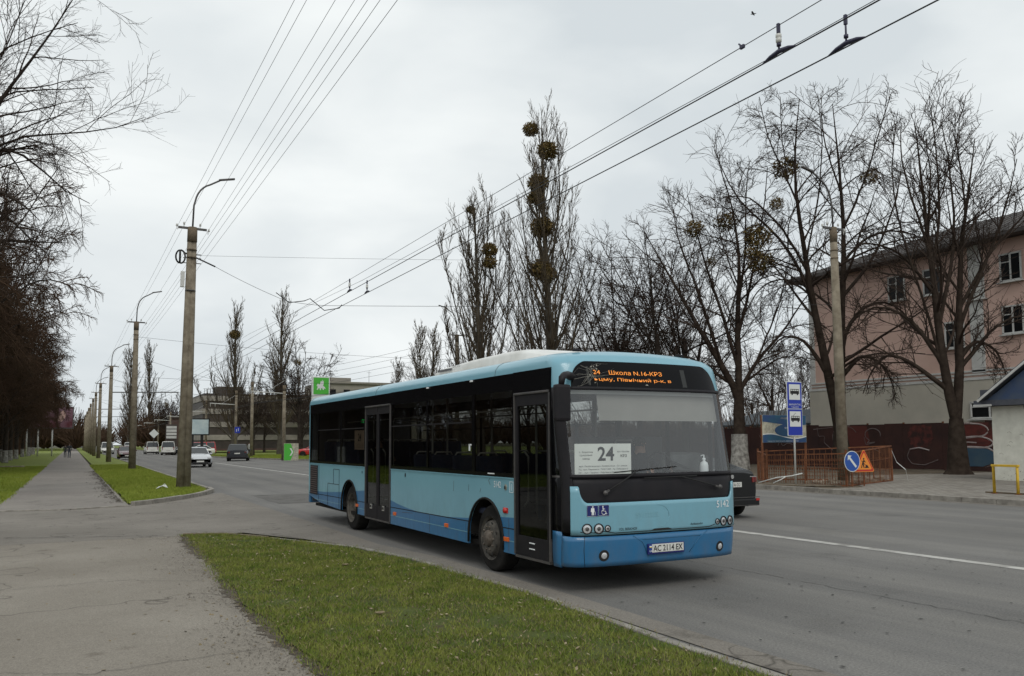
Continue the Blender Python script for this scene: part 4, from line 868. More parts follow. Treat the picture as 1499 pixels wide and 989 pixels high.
def make_tree(name, label, loc, limbs, trunk, seed, r_trunk=.22, style='linden', dens=1., rmin=.012, missing=None, mist=(), wash=0, group=None, bark='bark', twig='twig', e=None, cat='tree', limb_r=.45, obj_rz=0, anchor=False):
    """limbs/trunk: polylines in tree-local metres (3D)."""
    g = np.random.default_rng(seed); K = 12
    root = thing(name, label, cat, loc, obj_rz, group)
    tp = resample(trunk, K); tr = np.interp(np.linspace(0, 1, K), [0, .08, 1], [r_trunk * 1.35, r_trunk, r_trunk * (.6 if style != 'poplar' else .12)])
    tv = [tubes(tp[None], tr[None], 12)]
    LP = []; LR = []; Ez = np.array([E2.x, E2.y, 0.]); Dz = np.array([-E2.y, E2.x, 0.]); cand = [(p_, r_) for p_, r_ in zip(resample(trunk, 30), np.interp(np.linspace(0, 1, 30), np.linspace(0, 1, K), tr))]
    if anchor: limbs = sorted(limbs, key=lambda l: l[0][2])
    starts = []
    for l in limbs:
        if anchor:
            s0 = np.array(l[0]); dist = [math.hypot((c_[0] - s0) @ Ez, (c_[0] - s0)[2]) for c_ in cand]; b_ = int(np.argmin(dist)); off_ = (cand[b_][0] - s0); l = [np.array(p_) + off_ * max(0., 1 - i_ / 2.) + Dz * (off_ @ Dz) * min(1, i_ / 2.) for i_, p_ in enumerate(l)]; starts.append(cand[b_][1])
        q = resample(l, K); q[1:] += np.cumsum(g.normal(0, .05, (K - 1, 3)), 0) * .5; LP.append(q); rs_ = max(rmin * 3, min(r_trunk * .62, starts[-1] * (.80 if len(starts) < 3 else .62))) if anchor else r_trunk * limb_r * .62
        LR.append(rmin * 1.6 + (rs_ - rmin * 1.6) * (1 - np.linspace(0, 1, K)) ** 1.1)
        if anchor: q3 = resample(q, 30); cand += list(zip(q3, np.interp(np.linspace(0, 1, 30), np.linspace(0, 1, K), LR[-1])))
    if LP: LP = np.stack(LP); LR = np.stack(LR); tv.append(tubes(LP, LR, 7))
    cv = []
    if style == 'poplar':
        H = trunk[-1][2]; A, RA = spawn(g, tp[None], tr[None], int(60 * dens), .06, .97, .36, 30, .13, .03, 9, .5, rmin * 1.5, .8, .72)
        if len(limbs):
            A2, RA2 = spawn(g, LP, LR, 13, .10, .97, .36, 28, .12, .035, 9, .6, rmin * 1.5, .6, .6); A = np.concatenate([A, A2]); RA = np.concatenate([RA, RA2])
        cv.append(tubes(A, RA, 4)); B, RB = spawn(g, A, RA, 8, .12, .98, .42, 25, .10, .04, 6, .6, rmin, .35, .5); cv.append(tubes(B, RB, 3))
        D, RD = spawn(g, B, RB, 4, .15, .98, .6, 24, .08, .06, 4, .6, rmin * .8, .25, .4); cv.append(tubes(D, RD, 3))
    else:
        dr = {'linden': -.015, 'arch': -.06, 'up': .06}[style]
        A, RA = spawn(g, LP, LR, int(14 * dens), .15, .98, .40, 46, dr, .08, 9, .6, rmin * 1.5, .9, .5); cv.append(tubes(A, RA, 4))
        B, RB = spawn(g, A, RA, int(8 * dens), .12, .98, .48, 42, dr * 1.2 + .01, .09, 7, .6, rmin, .4, .45); cv.append(tubes(B, RB, 3))
        D, RD = spawn(g, B, RB, int(5 * dens), .15, 1., .7, 36, .02, .10, 5, .6, rmin * .7, .3, .3); cv.append(tubes(D, RD, 3))
    link('trunk', to_mesh('trunk', tv, bark), root); link('crown', to_mesh('crown', cv, twig), root)
    for c_, r_ in mist:
        v, f = clump(g, np.array(c_), r_ * 1.12, 1500 if style == 'poplar' else 520); n0 = norm(g.normal(0, 1, (40, 3))) * r_ * .9; tw = np.stack([np.tile(np.array(c_), (40, 1)), np.array(c_) + n0 * .5, np.array(c_) + n0], 1)
        me = np_mesh('mistletoe', v, f, False); me.materials.append(M['mistletoe']); link('mistletoe', me, root)
    if wash:
        mb = MB(); mb.lathe([(r_trunk * 1.36, .02), (r_trunk * 1.12, wash * .5), (r_trunk * 1.06, wash)], (0, 0, 0), 'Z', 14); mb.build('limewash', 'limewash', root)
    return root
def auto_limbs(g, n, z0, H, spread, trunk_top=.45, droop=0.):
    out_ = []
    for i in range(n):
        a = 2 * PI * (i / n) + g.uniform(-.4, .4); zs = z0 + (H * trunk_top - z0) * (i / n); top = H * g.uniform(.72, 1.) if i % 3 else H * g.uniform(.5, .7); s = spread * g.uniform(.45, 1.) if i % 3 else spread * 1.05
        p0 = (0, 0, zs); p1 = (math.cos(a) * s * .35, math.sin(a) * s * .35, zs + (top - zs) * .38); p2 = (math.cos(a) * s * .75, math.sin(a) * s * .75, zs + (top - zs) * .78); p3 = (math.cos(a) * s, math.sin(a) * s, top - droop * (i % 3 == 0))
        out_.append([p0, p1, p2, p3])
    return out_
def px_limbs(base, k, lists, seed, depth=1.6):
    """outlines traced across the view -> metres; each limb also leans towards or away from the viewer"""
    g = np.random.default_rng(seed); o = []; Df = np.array([math.sin(CAM['yaw']), math.cos(CAM['yaw']), 0.])
    E_ = np.array([E2.x, E2.y, 0.])
    for l in lists:
        dd = g.uniform(-depth, depth); q = []
        for i, (x, y) in enumerate(l): q.append(E_ * (x - base[0]) * k + np.array([0, 0, (base[1] - y) * k]) + Df * dd * (i / (len(l) - 1)) ** 1.2)
        o.append(q)
    return o
# the lindens of the square, in front of and beside the pink building
TA = px_limbs((1405, 697), .0324, [[(1402, 615), (1396, 570), (1386, 500), (1383, 430), (1375, 300), (1370, 190), (1362, 130)], [(1408, 614), (1414, 585), (1420, 520), (1427, 420), (1440, 300), (1462, 200), (1476, 140)],
    [(1388, 520), (1365, 430), (1333, 330), (1312, 230), (1318, 150)], [(1390, 540), (1350, 450), (1310, 420), (1275, 440), (1255, 490)], [(1425, 470), (1460, 380), (1490, 300), (1512, 200)], [(1418, 540), (1465, 470), (1505, 440), (1540, 450)],
    [(1378, 380), (1398, 260), (1402, 170), (1400, 96)], [(1436, 340), (1448, 250), (1437, 150), (1440, 110)], [(1376, 340), (1352, 250), (1340, 180), (1345, 130)], [(1425, 430), (1475, 330), (1520, 280), (1545, 220)],
    [(1395, 560), (1350, 520), (1310, 500), (1290, 540), (1285, 570)], [(1420, 520), (1450, 480), (1480, 500), (1495, 545)], [(1380, 420), (1330, 350), (1280, 330), (1240, 350)], [(1385, 470), (1420, 330), (1424, 210), (1420, 120)]], 1)
ta_ = make_tree('linden_tree', 'tall bare tree with two forking stems on the paved square, nearest the cream kiosk', 'x' and (37.0, 25.4, .1), TA, px_limbs((1405, 697), .0324, [[(1405, 697), (1405, 650), (1405, 610)]], 1, 0)[0], 21, .50, 'up', .92, .0125, limb_r=.46, group='trees on the square', anchor=True, bark='bark_b')
ta_.scale = (1, 1, .93)
TB = px_limbs((1235, 690), .0379, [[(1231, 638), (1226, 610), (1215, 560), (1200, 480), (1187, 403), (1176, 330), (1166, 265), (1180, 150)], [(1232, 640), (1238, 520), (1243, 423), (1247, 343), (1244, 252), (1232, 150)],
    [(1200, 480), (1187, 400), (1136, 317), (1096, 302), (1075, 240), (1062, 205)], [(1243, 380), (1265, 350), (1300, 340), (1340, 350), (1365, 380)], [(1243, 500), (1266, 454), (1303, 440), (1340, 455), (1360, 500)], [(1190, 430), (1160, 405), (1120, 420), (1095, 470)],
    [(1172, 300), (1140, 230), (1120, 180), (1110, 150)], [(1246, 330), (1275, 260), (1290, 200), (1300, 150)], [(1185, 390), (1205, 300), (1212, 200), (1205, 140)], [(1244, 290), (1225, 210), (1222, 150), (1228, 120)],
    [(1215, 560), (1180, 500), (1150, 490), (1130, 520)], [(1166, 265), (1150, 200), (1145, 150)], [(1243, 440), (1290, 380), (1320, 300), (1330, 240)], [(1187, 403), (1150, 330), (1100, 280), (1060, 290)], [(1237, 560), (1270, 520), (1300, 540), (1310, 580)]], 2)
KB = .0379
def mloc(x, y, base, k, d=0): return tuple(np.array([E2.x, E2.y, 0]) * (x - base[0]) * k + np.array([0, 0, (base[1] - y) * k]))
make_tree('linden_tree', 'broad bare tree with arching boughs and mistletoe right behind the lamp pole on the square', (37.7, 32.7, .1), TB, px_limbs((1235, 690), KB, [[(1235, 690), (1234, 660), (1232, 635)]], 1, 0)[0], 22, .58, 'arch', .88, .0125, limb_r=.5, group='trees on the square', anchor=True, bark='bark_b',
    mist=[(mloc(x, y, (1235, 690), KB), r) for x, y, r in ((1164, 242, .72), (1290, 255, .5), (1150, 295, .4), (1120, 345, .75), (1125, 385, .7), (1112, 370, .5))])
TC = px_limbs((1085, 690), .0386, [[(1080, 590), (1070, 550), (1045, 515), (1010, 450), (975, 390), (950, 350)], [(1086, 590), (1086, 500), (1088, 400), (1083, 320), (1062, 250)], [(1086, 540), (1062, 450), (1035, 360), (1022, 280)], [(1094, 580), (1118, 520), (1150, 490), (1180, 440), (1200, 415)],
    [(1088, 500), (1108, 410), (1120, 330), (1128, 250)], [(1100, 560), (1130, 535), (1165, 520), (1185, 530)], [(1075, 560), (1040, 540), (1000, 520), (985, 540)], [(1087, 450), (1098, 370), (1095, 280), (1100, 240)], [(1060, 535), (1030, 430), (1000, 350), (995, 300)], [(1086, 430), (1060, 350), (1050, 290)], [(1110, 540), (1150, 450), (1165, 380)]], 3)
make_tree('linden_tree', 'bare many-stemmed tree with mistletoe and lime-washed foot, left of the blue stop signs', (33.3, 36., .1), TC, px_limbs((1085, 690), .0386, [[(1085, 690), (1085, 640), (1086, 570)]], 1, 0)[0], 23, .42, 'linden', .88, .0125, limb_r=.5, wash=2.0, group='trees on the square', anchor=True, bark='bark_b',
    mist=[(mloc(x, y, (1085, 690), .0386), r) for x, y, r in ((1026, 333, .55), (1073, 323, .62), (1050, 383, .3))])
# big tree of the left verge whose boughs enter at the top left
TF = px_limbs((-122, 716), .0207, [[(-118, 420), (-60, 230), (0, 160), (60, 157), (105, 160), (148, 148), (196, 120)], [(-118, 400), (-60, 200), (0, 112), (32, 60), (78, -5), (110, -70)], [(-118, 430), (-40, 190), (0, 165), (32, 200), (56, 248), (98, 258)], [(-118, 440), (-50, 280), (0, 243), (52, 272), (86, 300), (100, 312)],
    [(-118, 360), (-40, 130), (10, 100), (60, 98), (95, 110), (132, 94)], [(-110, 300), (-30, 40), (60, 12), (108, 2)], [(-118, 460), (-60, 350), (0, 325), (45, 330), (75, 328)], [(-118, 380), (-150, 150), (-160, -50), (-140, -200)], [(-118, 380), (-90, 100), (-60, -50), (-20, -200)], [(-120, 420), (-220, 250), (-300, 150), (-360, 100)], [(-120, 440), (-200, 350), (-300, 330)],
    [(-60, 200), (0, 40), (20, -40), (60, -120)], [(-60, 230), (10, 200), (60, 185), (80, 212), (95, 208)], [(-118, 430), (-20, 260), (20, 300), (60, 345)]], 4, 1.4)
make_tree('linden_tree', 'large bare tree whose long boughs fill the upper left corner of the sky', (-4.5, 31, .02), TF, px_limbs((-122, 716), .0207, [[(-122, 716), (-120, 560), (-118, 380)]], 1, 0)[0], 24, .33, 'linden', .98, .0062, limb_r=.36, group='trees left of the path', anchor=True)
# variants reused along the avenue
g0 = np.random.default_rng(5)
va = make_tree('avenue_tree', '-', (-5.8, 50, .02), auto_limbs(g0, 13, 2.2, 12.5, 6.2, .5, 1.2), [(0, 0, 0), (.05, 0, 3), (0, .1, 7)], 31, .26, 'arch', 1.15, .014, limb_r=.42, wash=1.0, twig='twig_brown', mist=[((1.5, .4, 9.5), .8)])
vb = make_tree('avenue_tree', '-', (-6.2, 52, .02), auto_limbs(g0, 14, 1.8, 13.5, 5.6, .5, .8), [(0, 0, 0), (-.05, 0, 3), (.1, 0, 7)], 32, .24, 'linden', 1.15, .014, limb_r=.42, wash=1.0, twig='twig_brown')
vc = make_tree('avenue_tree', '-', (-5.4, 60, .02), auto_limbs(g0, 13, 2.0, 11.5, 6.4, .45, 1.6), [(0, 0, 0), (.0, .05, 3), (0, 0, 6.5)], 33, .25, 'arch', 1.2, .015, limb_r=.42, wash=1.0, twig='twig_brown')
rt = random.Random(9); protos = [va, vb, vc]; spots = []
Yc = 53.
while Yc < 175: spots.append((-5.9 + rt.uniform(-.5, .4), Yc)); Yc += 6.6 if Yc < 100 else 9.5
spots2 = [(-11.5 + rt.uniform(-1, 1), 48 + i * 9.) for i in range(9)]
allsp = spots + spots2
for i, (x, y) in enumerate(allsp):
    near_ = 1.0; zz_ = 1.28 if y < 80 else 1.12
    o = protos[i] if i < 3 else copy_tree(protos[i % 3]); o.location = (x, y, .02); o.rotation_euler.z = rt.uniform(0, 6.28); s = rt.uniform(.92, 1.12); o.scale = (s * .84, s * .84, s * zz_ * rt.uniform(.98, 1.12))
    j = i if i < len(spots) else i - len(spots)
    row = 'row left of the sidewalk' if i < len(spots) else 'back row on the left lawn'
    nth = ORD[j] if j < len(ORD) else 'last'
    tag(o, f'{nth} bare tree with lime-washed foot in the {row}, counting away', 'tree', 'avenue trees left of the path')
# poplars
def poplar(label, loc, H, seed, limbs=(), mist=(), dens=1., rmin=.016, r=.38): return make_tree('poplar_tree', label, loc, limbs, [(0, 0, 0), (.1, 0, H * .4), (-.05, .1, H * .75), (.1, 0, H)], seed, r, 'poplar', dens, rmin, mist=mist, bark='poplar_bark', twig='poplar_twig', group='poplars', limb_r=.5)
# big poplar behind the bus roof
def plim(base, k, ls, seed): return px_limbs(base, k, ls, seed, 1.5)
PB = (808, 681); kp = .0489; D_ = 51.3
pl1 = plim(PB, kp, [[(805, 600), (780, 500), (755, 400), (742, 365), (738, 350)], [(808, 600), (840, 500), (866, 410), (870, 370)], [(806, 580), (775, 420), (768, 340), (762, 300)], [(808, 560), (825, 420), (840, 340), (838, 295)], [(800, 620), (760, 520), (728, 430), (715, 400)], [(810, 620), (850, 540), (875, 460), (880, 420)], [(804, 430), (785, 300), (782, 250), (778, 215)], [(806, 400), (820, 300), (815, 190)]], 6)
make_tree('poplar_tree', 'tallest poplar behind the bus roof carrying a column of mistletoe balls', (30.4, 51.8, .1), pl1, plim(PB, kp, [[(808, 681), (805, 500), (797, 300), (796, 178)]], 1)[0], 41, .36, 'poplar', 1.0, .014, bark='poplar_bark', twig='poplar_twig', group='poplars', limb_r=.42,
    mist=[(mloc(x, y, PB, kp), r) for x, y, r in ((779, 180, .55), (804, 213, .72), (789, 262, .7), (786, 285, .6), (795, 330, .8), (792, 392, .78), (800, 400, .7))])
PB2 = (705, 681)
pl2 = plim(PB2, kp, [[(703, 600), (680, 500), (655, 400), (642, 340)], [(706, 600), (722, 480), (728, 380), (722, 310)], [(703, 560), (690, 430), (685, 340), (688, 290)], [(710, 600), (740, 500), (748, 400), (745, 330)], [(700, 620), (670, 540), (650, 460)], [(705, 520), (712, 400), (715, 300), (712, 265)]], 7)
make_tree('poplar_tree', 'shorter two-headed poplar left of the tallest one behind the bus roof', (25.9, 54.2, .1), pl2, plim(PB2, kp, [[(705, 681), (702, 500), (698, 390), (696, 305)]], 1)[0], 42, .3, 'poplar', .9, .014, bark='poplar_bark', twig='poplar_twig', group='poplars', limb_r=.42,
    mist=[(mloc(x, y, PB2, kp), r) for x, y, r in ((690, 302, .3), (718, 363, .55), (718, 382, .5))])
# group between poplars and the stop sign
vd = make_tree('street_tree', '-', (0, 0, 0), auto_limbs(g0, 13, 2.5, 15, 5.0, .5, 0.), [(0, 0, 0), (.05, 0, 3), (0, .1, 8)], 51, .27, 'linden', .82, .012, limb_r=.42)
ve = make_tree('street_tree', '-', (0, 0, 0), auto_limbs(g0, 12, 2.5, 16, 4.6, .55, 0.), [(0, 0, 0), (.05, 0, 3), (0, .1, 8)], 52, .25, 'up', .8, .012, limb_r=.42)
vf = make_tree('far_tree', '-', (0, 0, 0), auto_limbs(g0, 13, 2.5, 15, 5.0, .5, 0.), [(0, 0, 0), (.05, 0, 3), (0, .1, 8)], 53, .27, 'linden', .85, .022, limb_r=.42)
def placet(proto, x, y, s, label, first=False, group='bare trees beyond the square', z=.1, rz=None, sz=1.):
    o = proto if first else copy_tree(proto); o.location = (x, y, z); o.rotation_euler.z = rt.uniform(0, 6.28) if rz is None else rz; o.scale = (s, s, s * sz); tag(o, label, 'tree', group); return o
placet(vd, 35.7, 51.3, 1.12, 'bare dark tree rising behind the bus roof, right of the tallest poplar', True)
placet(ve, 35.2, 45.9, 1.12, 'slender bare tree behind the destination display of the bus', True)
placet(vd, 38.8, 47.4, 1.12, 'bare tree behind the slender one, above the right half of the bus display')
placet(ve, 36.3, 55.5, .72, 'small bare tree at the foot of the tallest poplar')
placet(vd, 43.1, 58.7, 1.0, 'bare tree farther back between the two above the bus roof')
placet(ve, 31.1, 58.2, .62, 'small bare tree between the two large poplars')
placet(vd, 62.8, 63.1, .85, 'bare tree far behind the fence, left of the stop signs')
placet(ve, 72.2, 69.4, .8, 'bare tree far behind the fence, above the teal notice board')
placet(vd, 59., 70.7, .85, 'far bare tree behind the right half of the bus roof')
placet(ve, 24.7, 58.2, .5, 'low bare tree left of the two-headed poplar by the lamp')
for i in range(8):
    placet([vd, ve][i % 2], 48 + (i % 6) * 9 + rt.uniform(-2, 2), 88 + (i // 6) * 25 + rt.uniform(-5, 5), rt.uniform(.7, .95), f'distant bare tree, {ORD[i]} of the grove far behind the fence', group='distant grove')
# island and far groups at the left
poplar('pointed poplar with one mistletoe ball, left of the group on the far island', (22.4, 137., .1), 22.5, 61, limbs=[[(0, 0, 3), (2.2, 0, 8), (3.2, 0, 13)], [(0, 0, 3), (-2.4, 0, 8), (-3.8, 0, 13)], [(0, 0, 2), (3.5, 0, 6), (5.2, 0, 10)], [(0, 0, 2), (-3.5, 0, 6), (-6, 0, 11)]], mist=[((-.1, 0, 18.8), .8)], rmin=.02)
poplar('tall poplar in the middle of the group on the far island', (27.2, 126., .1), 23.5, 62, limbs=[[(0, 0, 3), (2.2, 0, 8), (3., 0, 13)], [(0, 0, 3), (-2.4, 0, 8), (-3.4, 0, 12)], [(0, 0, 2.5), (-3.6, 0, 6), (-6, 0, 9)]], rmin=.019)
o = placet(vf, 25.6, 107.5, .95, 'bare spreading tree with a mistletoe ball beside the green fuel sign', True, group='trees on the far island')
v, f = clump(g0, np.array((-.6, .4, 12.6)), .6, 500); me = np_mesh('mistletoe', v, f, False); me.materials.append(M['mistletoe']); link('mistletoe', me, o)
placet(vf, 20.8, 112., .62, 'low bare tree left of the trolley pole on the far island', group='trees on the far island')
placet(vf, 29.5, 149., .75, 'bare tree before the banded office block, left end', group='trees on the far island')
placet(vf, 36., 149., .78, 'bare tree before the banded office block, right end', group='trees on the far island')
po = poplar('left poplar of the pair seen over the rear of the bus', (68.5, 175., 0), 27, 63, rmin=.035, dens=.9)
o = copy_tree(po); o.location = (72.4, 177, 0); o.rotation_euler.z = 2; tag(o, 'right poplar of the pair seen over the rear of the bus')
o = copy_tree(po); o.location = (64.2, 178, 0); o.rotation_euler.z = 1; o.scale = (.8, .8, .72); tag(o, 'lower poplar left of the pair seen over the rear of the bus')
o = copy_tree(po); o.location = (14.2, 262, 0); o.rotation_euler.z = 4; o.scale = (1.1, 1.1, 1.05); tag(o, 'distant poplar left of the second concrete pole, above the traffic')
o = copy_tree(po); o.location = (22., 300, 0); o.rotation_euler.z = 5; o.scale = (1, 1, 1.25); tag(o, 'distant poplar right of the second concrete pole, above the white vans')
for i in range(16):
    x = 18.5 + i * 3.2 + rt.uniform(-1, 1); y = 205 + (i % 4) * 16
    placet([vf, vf, va, vc][i % 4], x, y, rt.uniform(.75, .95), f'far bare tree behind the white vans, {ORD[i]} of the row from the left', group='far trees beyond the crossing', z=0)
# woodland at the end of the street: one uncountable mass
mb_v, mb_f, off_ = [], [], 0
gw = np.random.default_rng(77)
for k in range(520):
    x = gw.uniform(-60, 420) if k % 2 else gw.uniform(-40, 130); y = 235 + gw.uniform(0, 160) + abs(x) * .15; H = gw.uniform(8, 14); n = 90
    if 1 < x < 17: y += 220
    base = np.tile(np.array([x, y, 0.]), (n, 1)); top = base + np.stack([gw.normal(0, 3.2, n), gw.normal(0, 3.2, n), H * gw.uniform(.45, 1, n)], 1); mid = (base + top) / 2 + np.stack([gw.normal(0, .8, n), gw.normal(0, .8, n), np.full(n, .6)], 1); base[:, 2] = top[:, 2] * .15
    v, f = tubes(np.stack([base, mid, top], 1), np.tile(np.array([.22, .14, .05]), (n, 1)), 3); mb_v.append(v); mb_f.append(f + off_); off_ += len(v)
me = np_mesh('far_woodland', np.concatenate(mb_v), np.concatenate(mb_f)); me.materials.append(M['twig_brown']); tag(link('far_woodland', me), 'far brown woodland closing the end of the street', kind='stuff')
# thin brush behind the fence
mb_v, mb_f, off_ = [], [], 0
for k in range(70):
    x = gw.uniform(43, 110); y = gw.uniform(46, 84) + (x - 43) * .25; n = 40; base = np.tile(np.array([x, y, 0.]), (n, 1)); top = base + np.stack([gw.normal(0, 1.4, n), gw.normal(0, 1.4, n), gw.uniform(2., 5.5, n)], 1); mid = (base + top) / 2 + gw.normal(0, .25, (n, 3))
    v, f = tubes(np.stack([base, mid, top], 1), np.tile(np.array([.04, .03, .015]), (n, 1)), 3); mb_v.append(v); mb_f.append(f + off_); off_ += len(v)
me = np_mesh('brush', np.concatenate(mb_v), np.concatenate(mb_f)); me.materials.append(M['twig_brown']); tag(link('brush', me), 'tangled brown brush growing behind the fence', kind='stuff')

# undergrowth and further rows of the park on the left
mb_v, mb_f, off_ = [], [], 0
for k in range(420):
    y = gw.uniform(33, 200) ; x = -8.2 - abs(gw.normal(0, 7)) - (1.5 if y < 60 else 0); n = 46; h_ = gw.uniform(2.2, 6.5); base = np.tile(np.array([x, y, 0.]), (n, 1)) + gw.normal(0, .5, (n, 3)) * np.array([1, 1, 0]); top = base + np.stack([gw.normal(0, 1.3, n), gw.normal(0, 1.3, n), h_ * gw.uniform(.4, 1., n)], 1); mid = (base + top) / 2 + gw.normal(0, .3, (n, 3))
    v, f = tubes(np.stack([base, mid, top], 1), np.tile(np.array([.035, .03, .016]), (n, 1)), 3); mb_v.append(v); mb_f.append(f + off_); off_ += len(v)
me = np_mesh('undergrowth', np.concatenate(mb_v), np.concatenate(mb_f)); me.materials.append(M['twig_brown']); tag(link('undergrowth', me), 'dense brown undergrowth under the trees left of the path', kind='stuff')
for i in range(14):
    o = copy_tree(protos[i % 3]); o.location = (-19 - (i % 2) * 8 + rt.uniform(-1, 1), 42 + i * 8.5, 0); o.rotation_euler.z = rt.uniform(0, 6.28); s = rt.uniform(1.1, 1.4); o.scale = (s, s, s)
    tag(o, f'{ORD[i]} bare tree of the park belt deep on the left, counting away', 'tree', 'park belt trees')
# ------------------------------------------------------------------ poles, lamps, wires
def lamp_bracket(mb, x, y, z, dx, sgn=1):
    pts = [(x, y, z), (x + .02 * sgn, y, z + .9)]
    for k in range(1, 8):
        a = PI / 2 * k / 7 * .82; pts.append((x + sgn * (.05 + .75 * (1 - math.cos(a))), y, z + .9 + .95 * math.sin(a)))
    e = pts[-1]; pts.append((e[0] + sgn * (dx - .65), e[1], e[2] + .28)); mb.tube(pts, .035, 7); return pts[-1]
def street_pole(name, label, x, y, H=10., lean=(.03, 0), lamp=True, cross=True, r0=.24, r1=.16, sgn=1, group=None, dark=0, bracket=0, dup=False):
    t = thing(name, label, 'street pole', (x, y, .03), 0, group); t.rotation_euler = (0, math.atan2(lean[0], H), 0)
    if dup:
        mb = MB(); mb.tube([(-.10, .0, 0), (-.05, 0, H)], [r0 * .66, r1 * .72], 8); mb.tube([(.11, .0, 0), (.05, 0, H)], [r0 * .62, r1 * .7], 8)
    else: mb = MB(); mb.tube([(0, 0, 0), (0, 0, H)], [r0, r1], 10)
    mb.build('shaft', 'concrete', t)
    mb = MB(); mb.tube([(0, 0, H - .55), (0, 0, H + .02)], [r1 * 1.12, r1 * 1.08], 10)
    for z in (H - .9, H - 1.2): mb.tube([(0, 0, z), (0, 0, z + .05)], r1 * 1.15, 10)
    mb.build('collar', 'concrete_dark', t)
    if cross:
        mb = MB(); mb.box((0, 0, H - .02), (1.05, .08, .08)); c_ = mb.build('crossarm', 'steel', t)
        for i, (dx, dz) in enumerate(((-.55, .0), (-.30, .10), (.27, .10), (.58, -.08))):
            mb = MB(); mb.tube([(dx * .92, 0, H - .05 + dz * .3), (dx, 0, H - .12 + dz), (dx * 1.04, 0, H + dz)], .012, 5); mb.lathe([(.02, -.05), (.05, -.03), (.03, 0), (.045, .03), (.02, .06)], (dx * 1.04, 0, H + .05 + dz), 'Z', 8); mb.build('insulator', 'porcelain', c_)
    if lamp:
        mb = MB(); e = lamp_bracket(mb, 0, 0, H, 1.1, sgn); b_ = mb.build('lamp_arm', 'steel', t)
        mb = MB(); mb.box((e[0] + sgn * .18, 0, e[2] + .03), (.62, .12, .07), Matrix.Rotation(-.22 * sgn, 3, 'Y'), .02); mb.build('lamp_head', 'steel', b_)
    if bracket:
        mb = MB(); mb.tube([(0, 0, 6.6), (bracket, 0, 6.75)], .05, 7); mb.tube([(0, 0, 7.9), (bracket * .55, 0, 6.72)], .012, 5)
        for q in (.80, .98): mb.tube([(bracket * q, 0, 6.74), (bracket * q, 0, 6.3)], .03, 5)
        mb.build('trolley_bracket', 'porcelain' if bracket < 0 else 'steel', t)
    return t
LG = 'concrete poles along the left verge'
p1 = street_pole('street_pole', 'nearest concrete lamp pole on the left grass strip, carrying a cable coil', 3.80, 34.3, 10.1, (.12, 0), r0=.25, r1=.17, group=LG, dup=True)
mb = MB(); mb.tube([(-.42 + .02 * math.cos(a), .17 * math.cos(a), 8.93 + .24 * math.sin(a)) for a in np.linspace(0, 2 * PI, 18)], .04, 6); mb.tube([(-.40 + .17 * math.cos(a), .02, 8.93 + .26 * math.sin(a)) for a in np.linspace(0, 2 * PI, 18)], .035, 6); mb.tube([(-.3, 0, 9.1), (-.1, 0, 9.05)], .03, 5); mb.build('cable_coil', 'ink', p1)
mb = MB(); mb.box((-.3, 0, 8.05), (.14, .14, .62), bev=.02); mb.build('junction_box', 'porcelain', p1)
mb = MB()
for z in (8.7, 8.9, 9.05): mb.bar((-.3, 0, z), (.35, 0, z + .02), .03, .03)
mb.tube([(0, 0, 7.6), (0, 0, 7.64)], .2, 10); mb.build('clamp', 'steel', p1)
lp = [(3.55, 61.0, 9.85), (3.08, 88.0, 9.1), (2.80, 112, 9.0), (2.75, 132, 9), (2.75, 150, 9), (2.75, 170, 9), (2.75, 190, 9), (2.75, 212, 9), (2.75, 236, 9), (2.75, 262, 9)]
for i, (x, y, H) in enumerate(lp):
    t = street_pole('street_pole', f'{["grey", "weathered"][i % 2]} concrete pole, {ORD[i + 1]} of the row on the left grass strip counting away', x, y, H, (.03, 0), lamp=i < 4, cross=i < 5, r0=.24, r1=.15, group=LG, bracket=6.0 if i in (1, 3, 5, 7) else 0)
street_pole('street_pole', 'tall concrete lamp pole rising beside the rusty barrier on the square', 25.68, 22.25, 9.8, (-.12, 0), r0=.215, r1=.13, sgn=-1, group='lamp poles across the road')
street_pole('street_pole', 'dark lamp pole with curved arm beside the two-headed poplar, over the bus roof', 25.9, 58.5, 9.9, (0, 0), r0=.2, r1=.14, sgn=-1, group='lamp poles across the road')
for i, (x, y) in enumerate([(18.5, 84), (18.4, 111), (18.4, 138), (18.4, 165), (18.4, 192), (18.4, 220), (18.4, 250)]):
    street_pole('trolley_pole', f'{ORD[i]} trolley pole with a pale bracket arm across the road, counting away', x, y, 8.4 if i else 7.4, (0, 0), lamp=False, cross=False, r0=.2, r1=.15, group='trolley poles with bracket arms', bracket=-3.2)
street_pole('street_pole', 'plain thick concrete pole standing before the banded office block', 18.9, 103, 9., (0, 0), lamp=False, cross=False, r0=.2, r1=.16)
# wires: each one its own thing
def wire(label, pts, r=.008, sag=0., name='overhead_wire', cat='wire', group=None, n=14, m='wire'):
    q = []
    for a, b in zip(pts, pts[1:]):
        a, b = V(a), V(b)
        for i in range(n + (b == V(pts[-1]))): 
            t = i / n; p = a.lerp(b, t); p.z -= sag * 4 * t * (1 - t); q.append(p)
    mb = MB(); mb.tube(q, r, 5); return tag(mb.build(name, m), label, cat, group)
TG = 'trolleybus wires over the near lane'
def par(x, z): return [(x, -14, z), (x, 20, z), (x, 48, z), (x, 76, z), (x, 104, z), (x, 132, z), (x, 190, z), (x, 260, z)]
wire('lower right trolley contact wire crossing the upper right sky', par(6.47, 5.5), .0075, .0, group=TG)
wire('lower middle trolley contact wire crossing the upper right sky', par(6.02, 5.5), .0075, .0, group=TG)
wire('upper left carrier wire running above the trolley contact wires', par(6.02, 5.80), .0045, .0, group=TG)
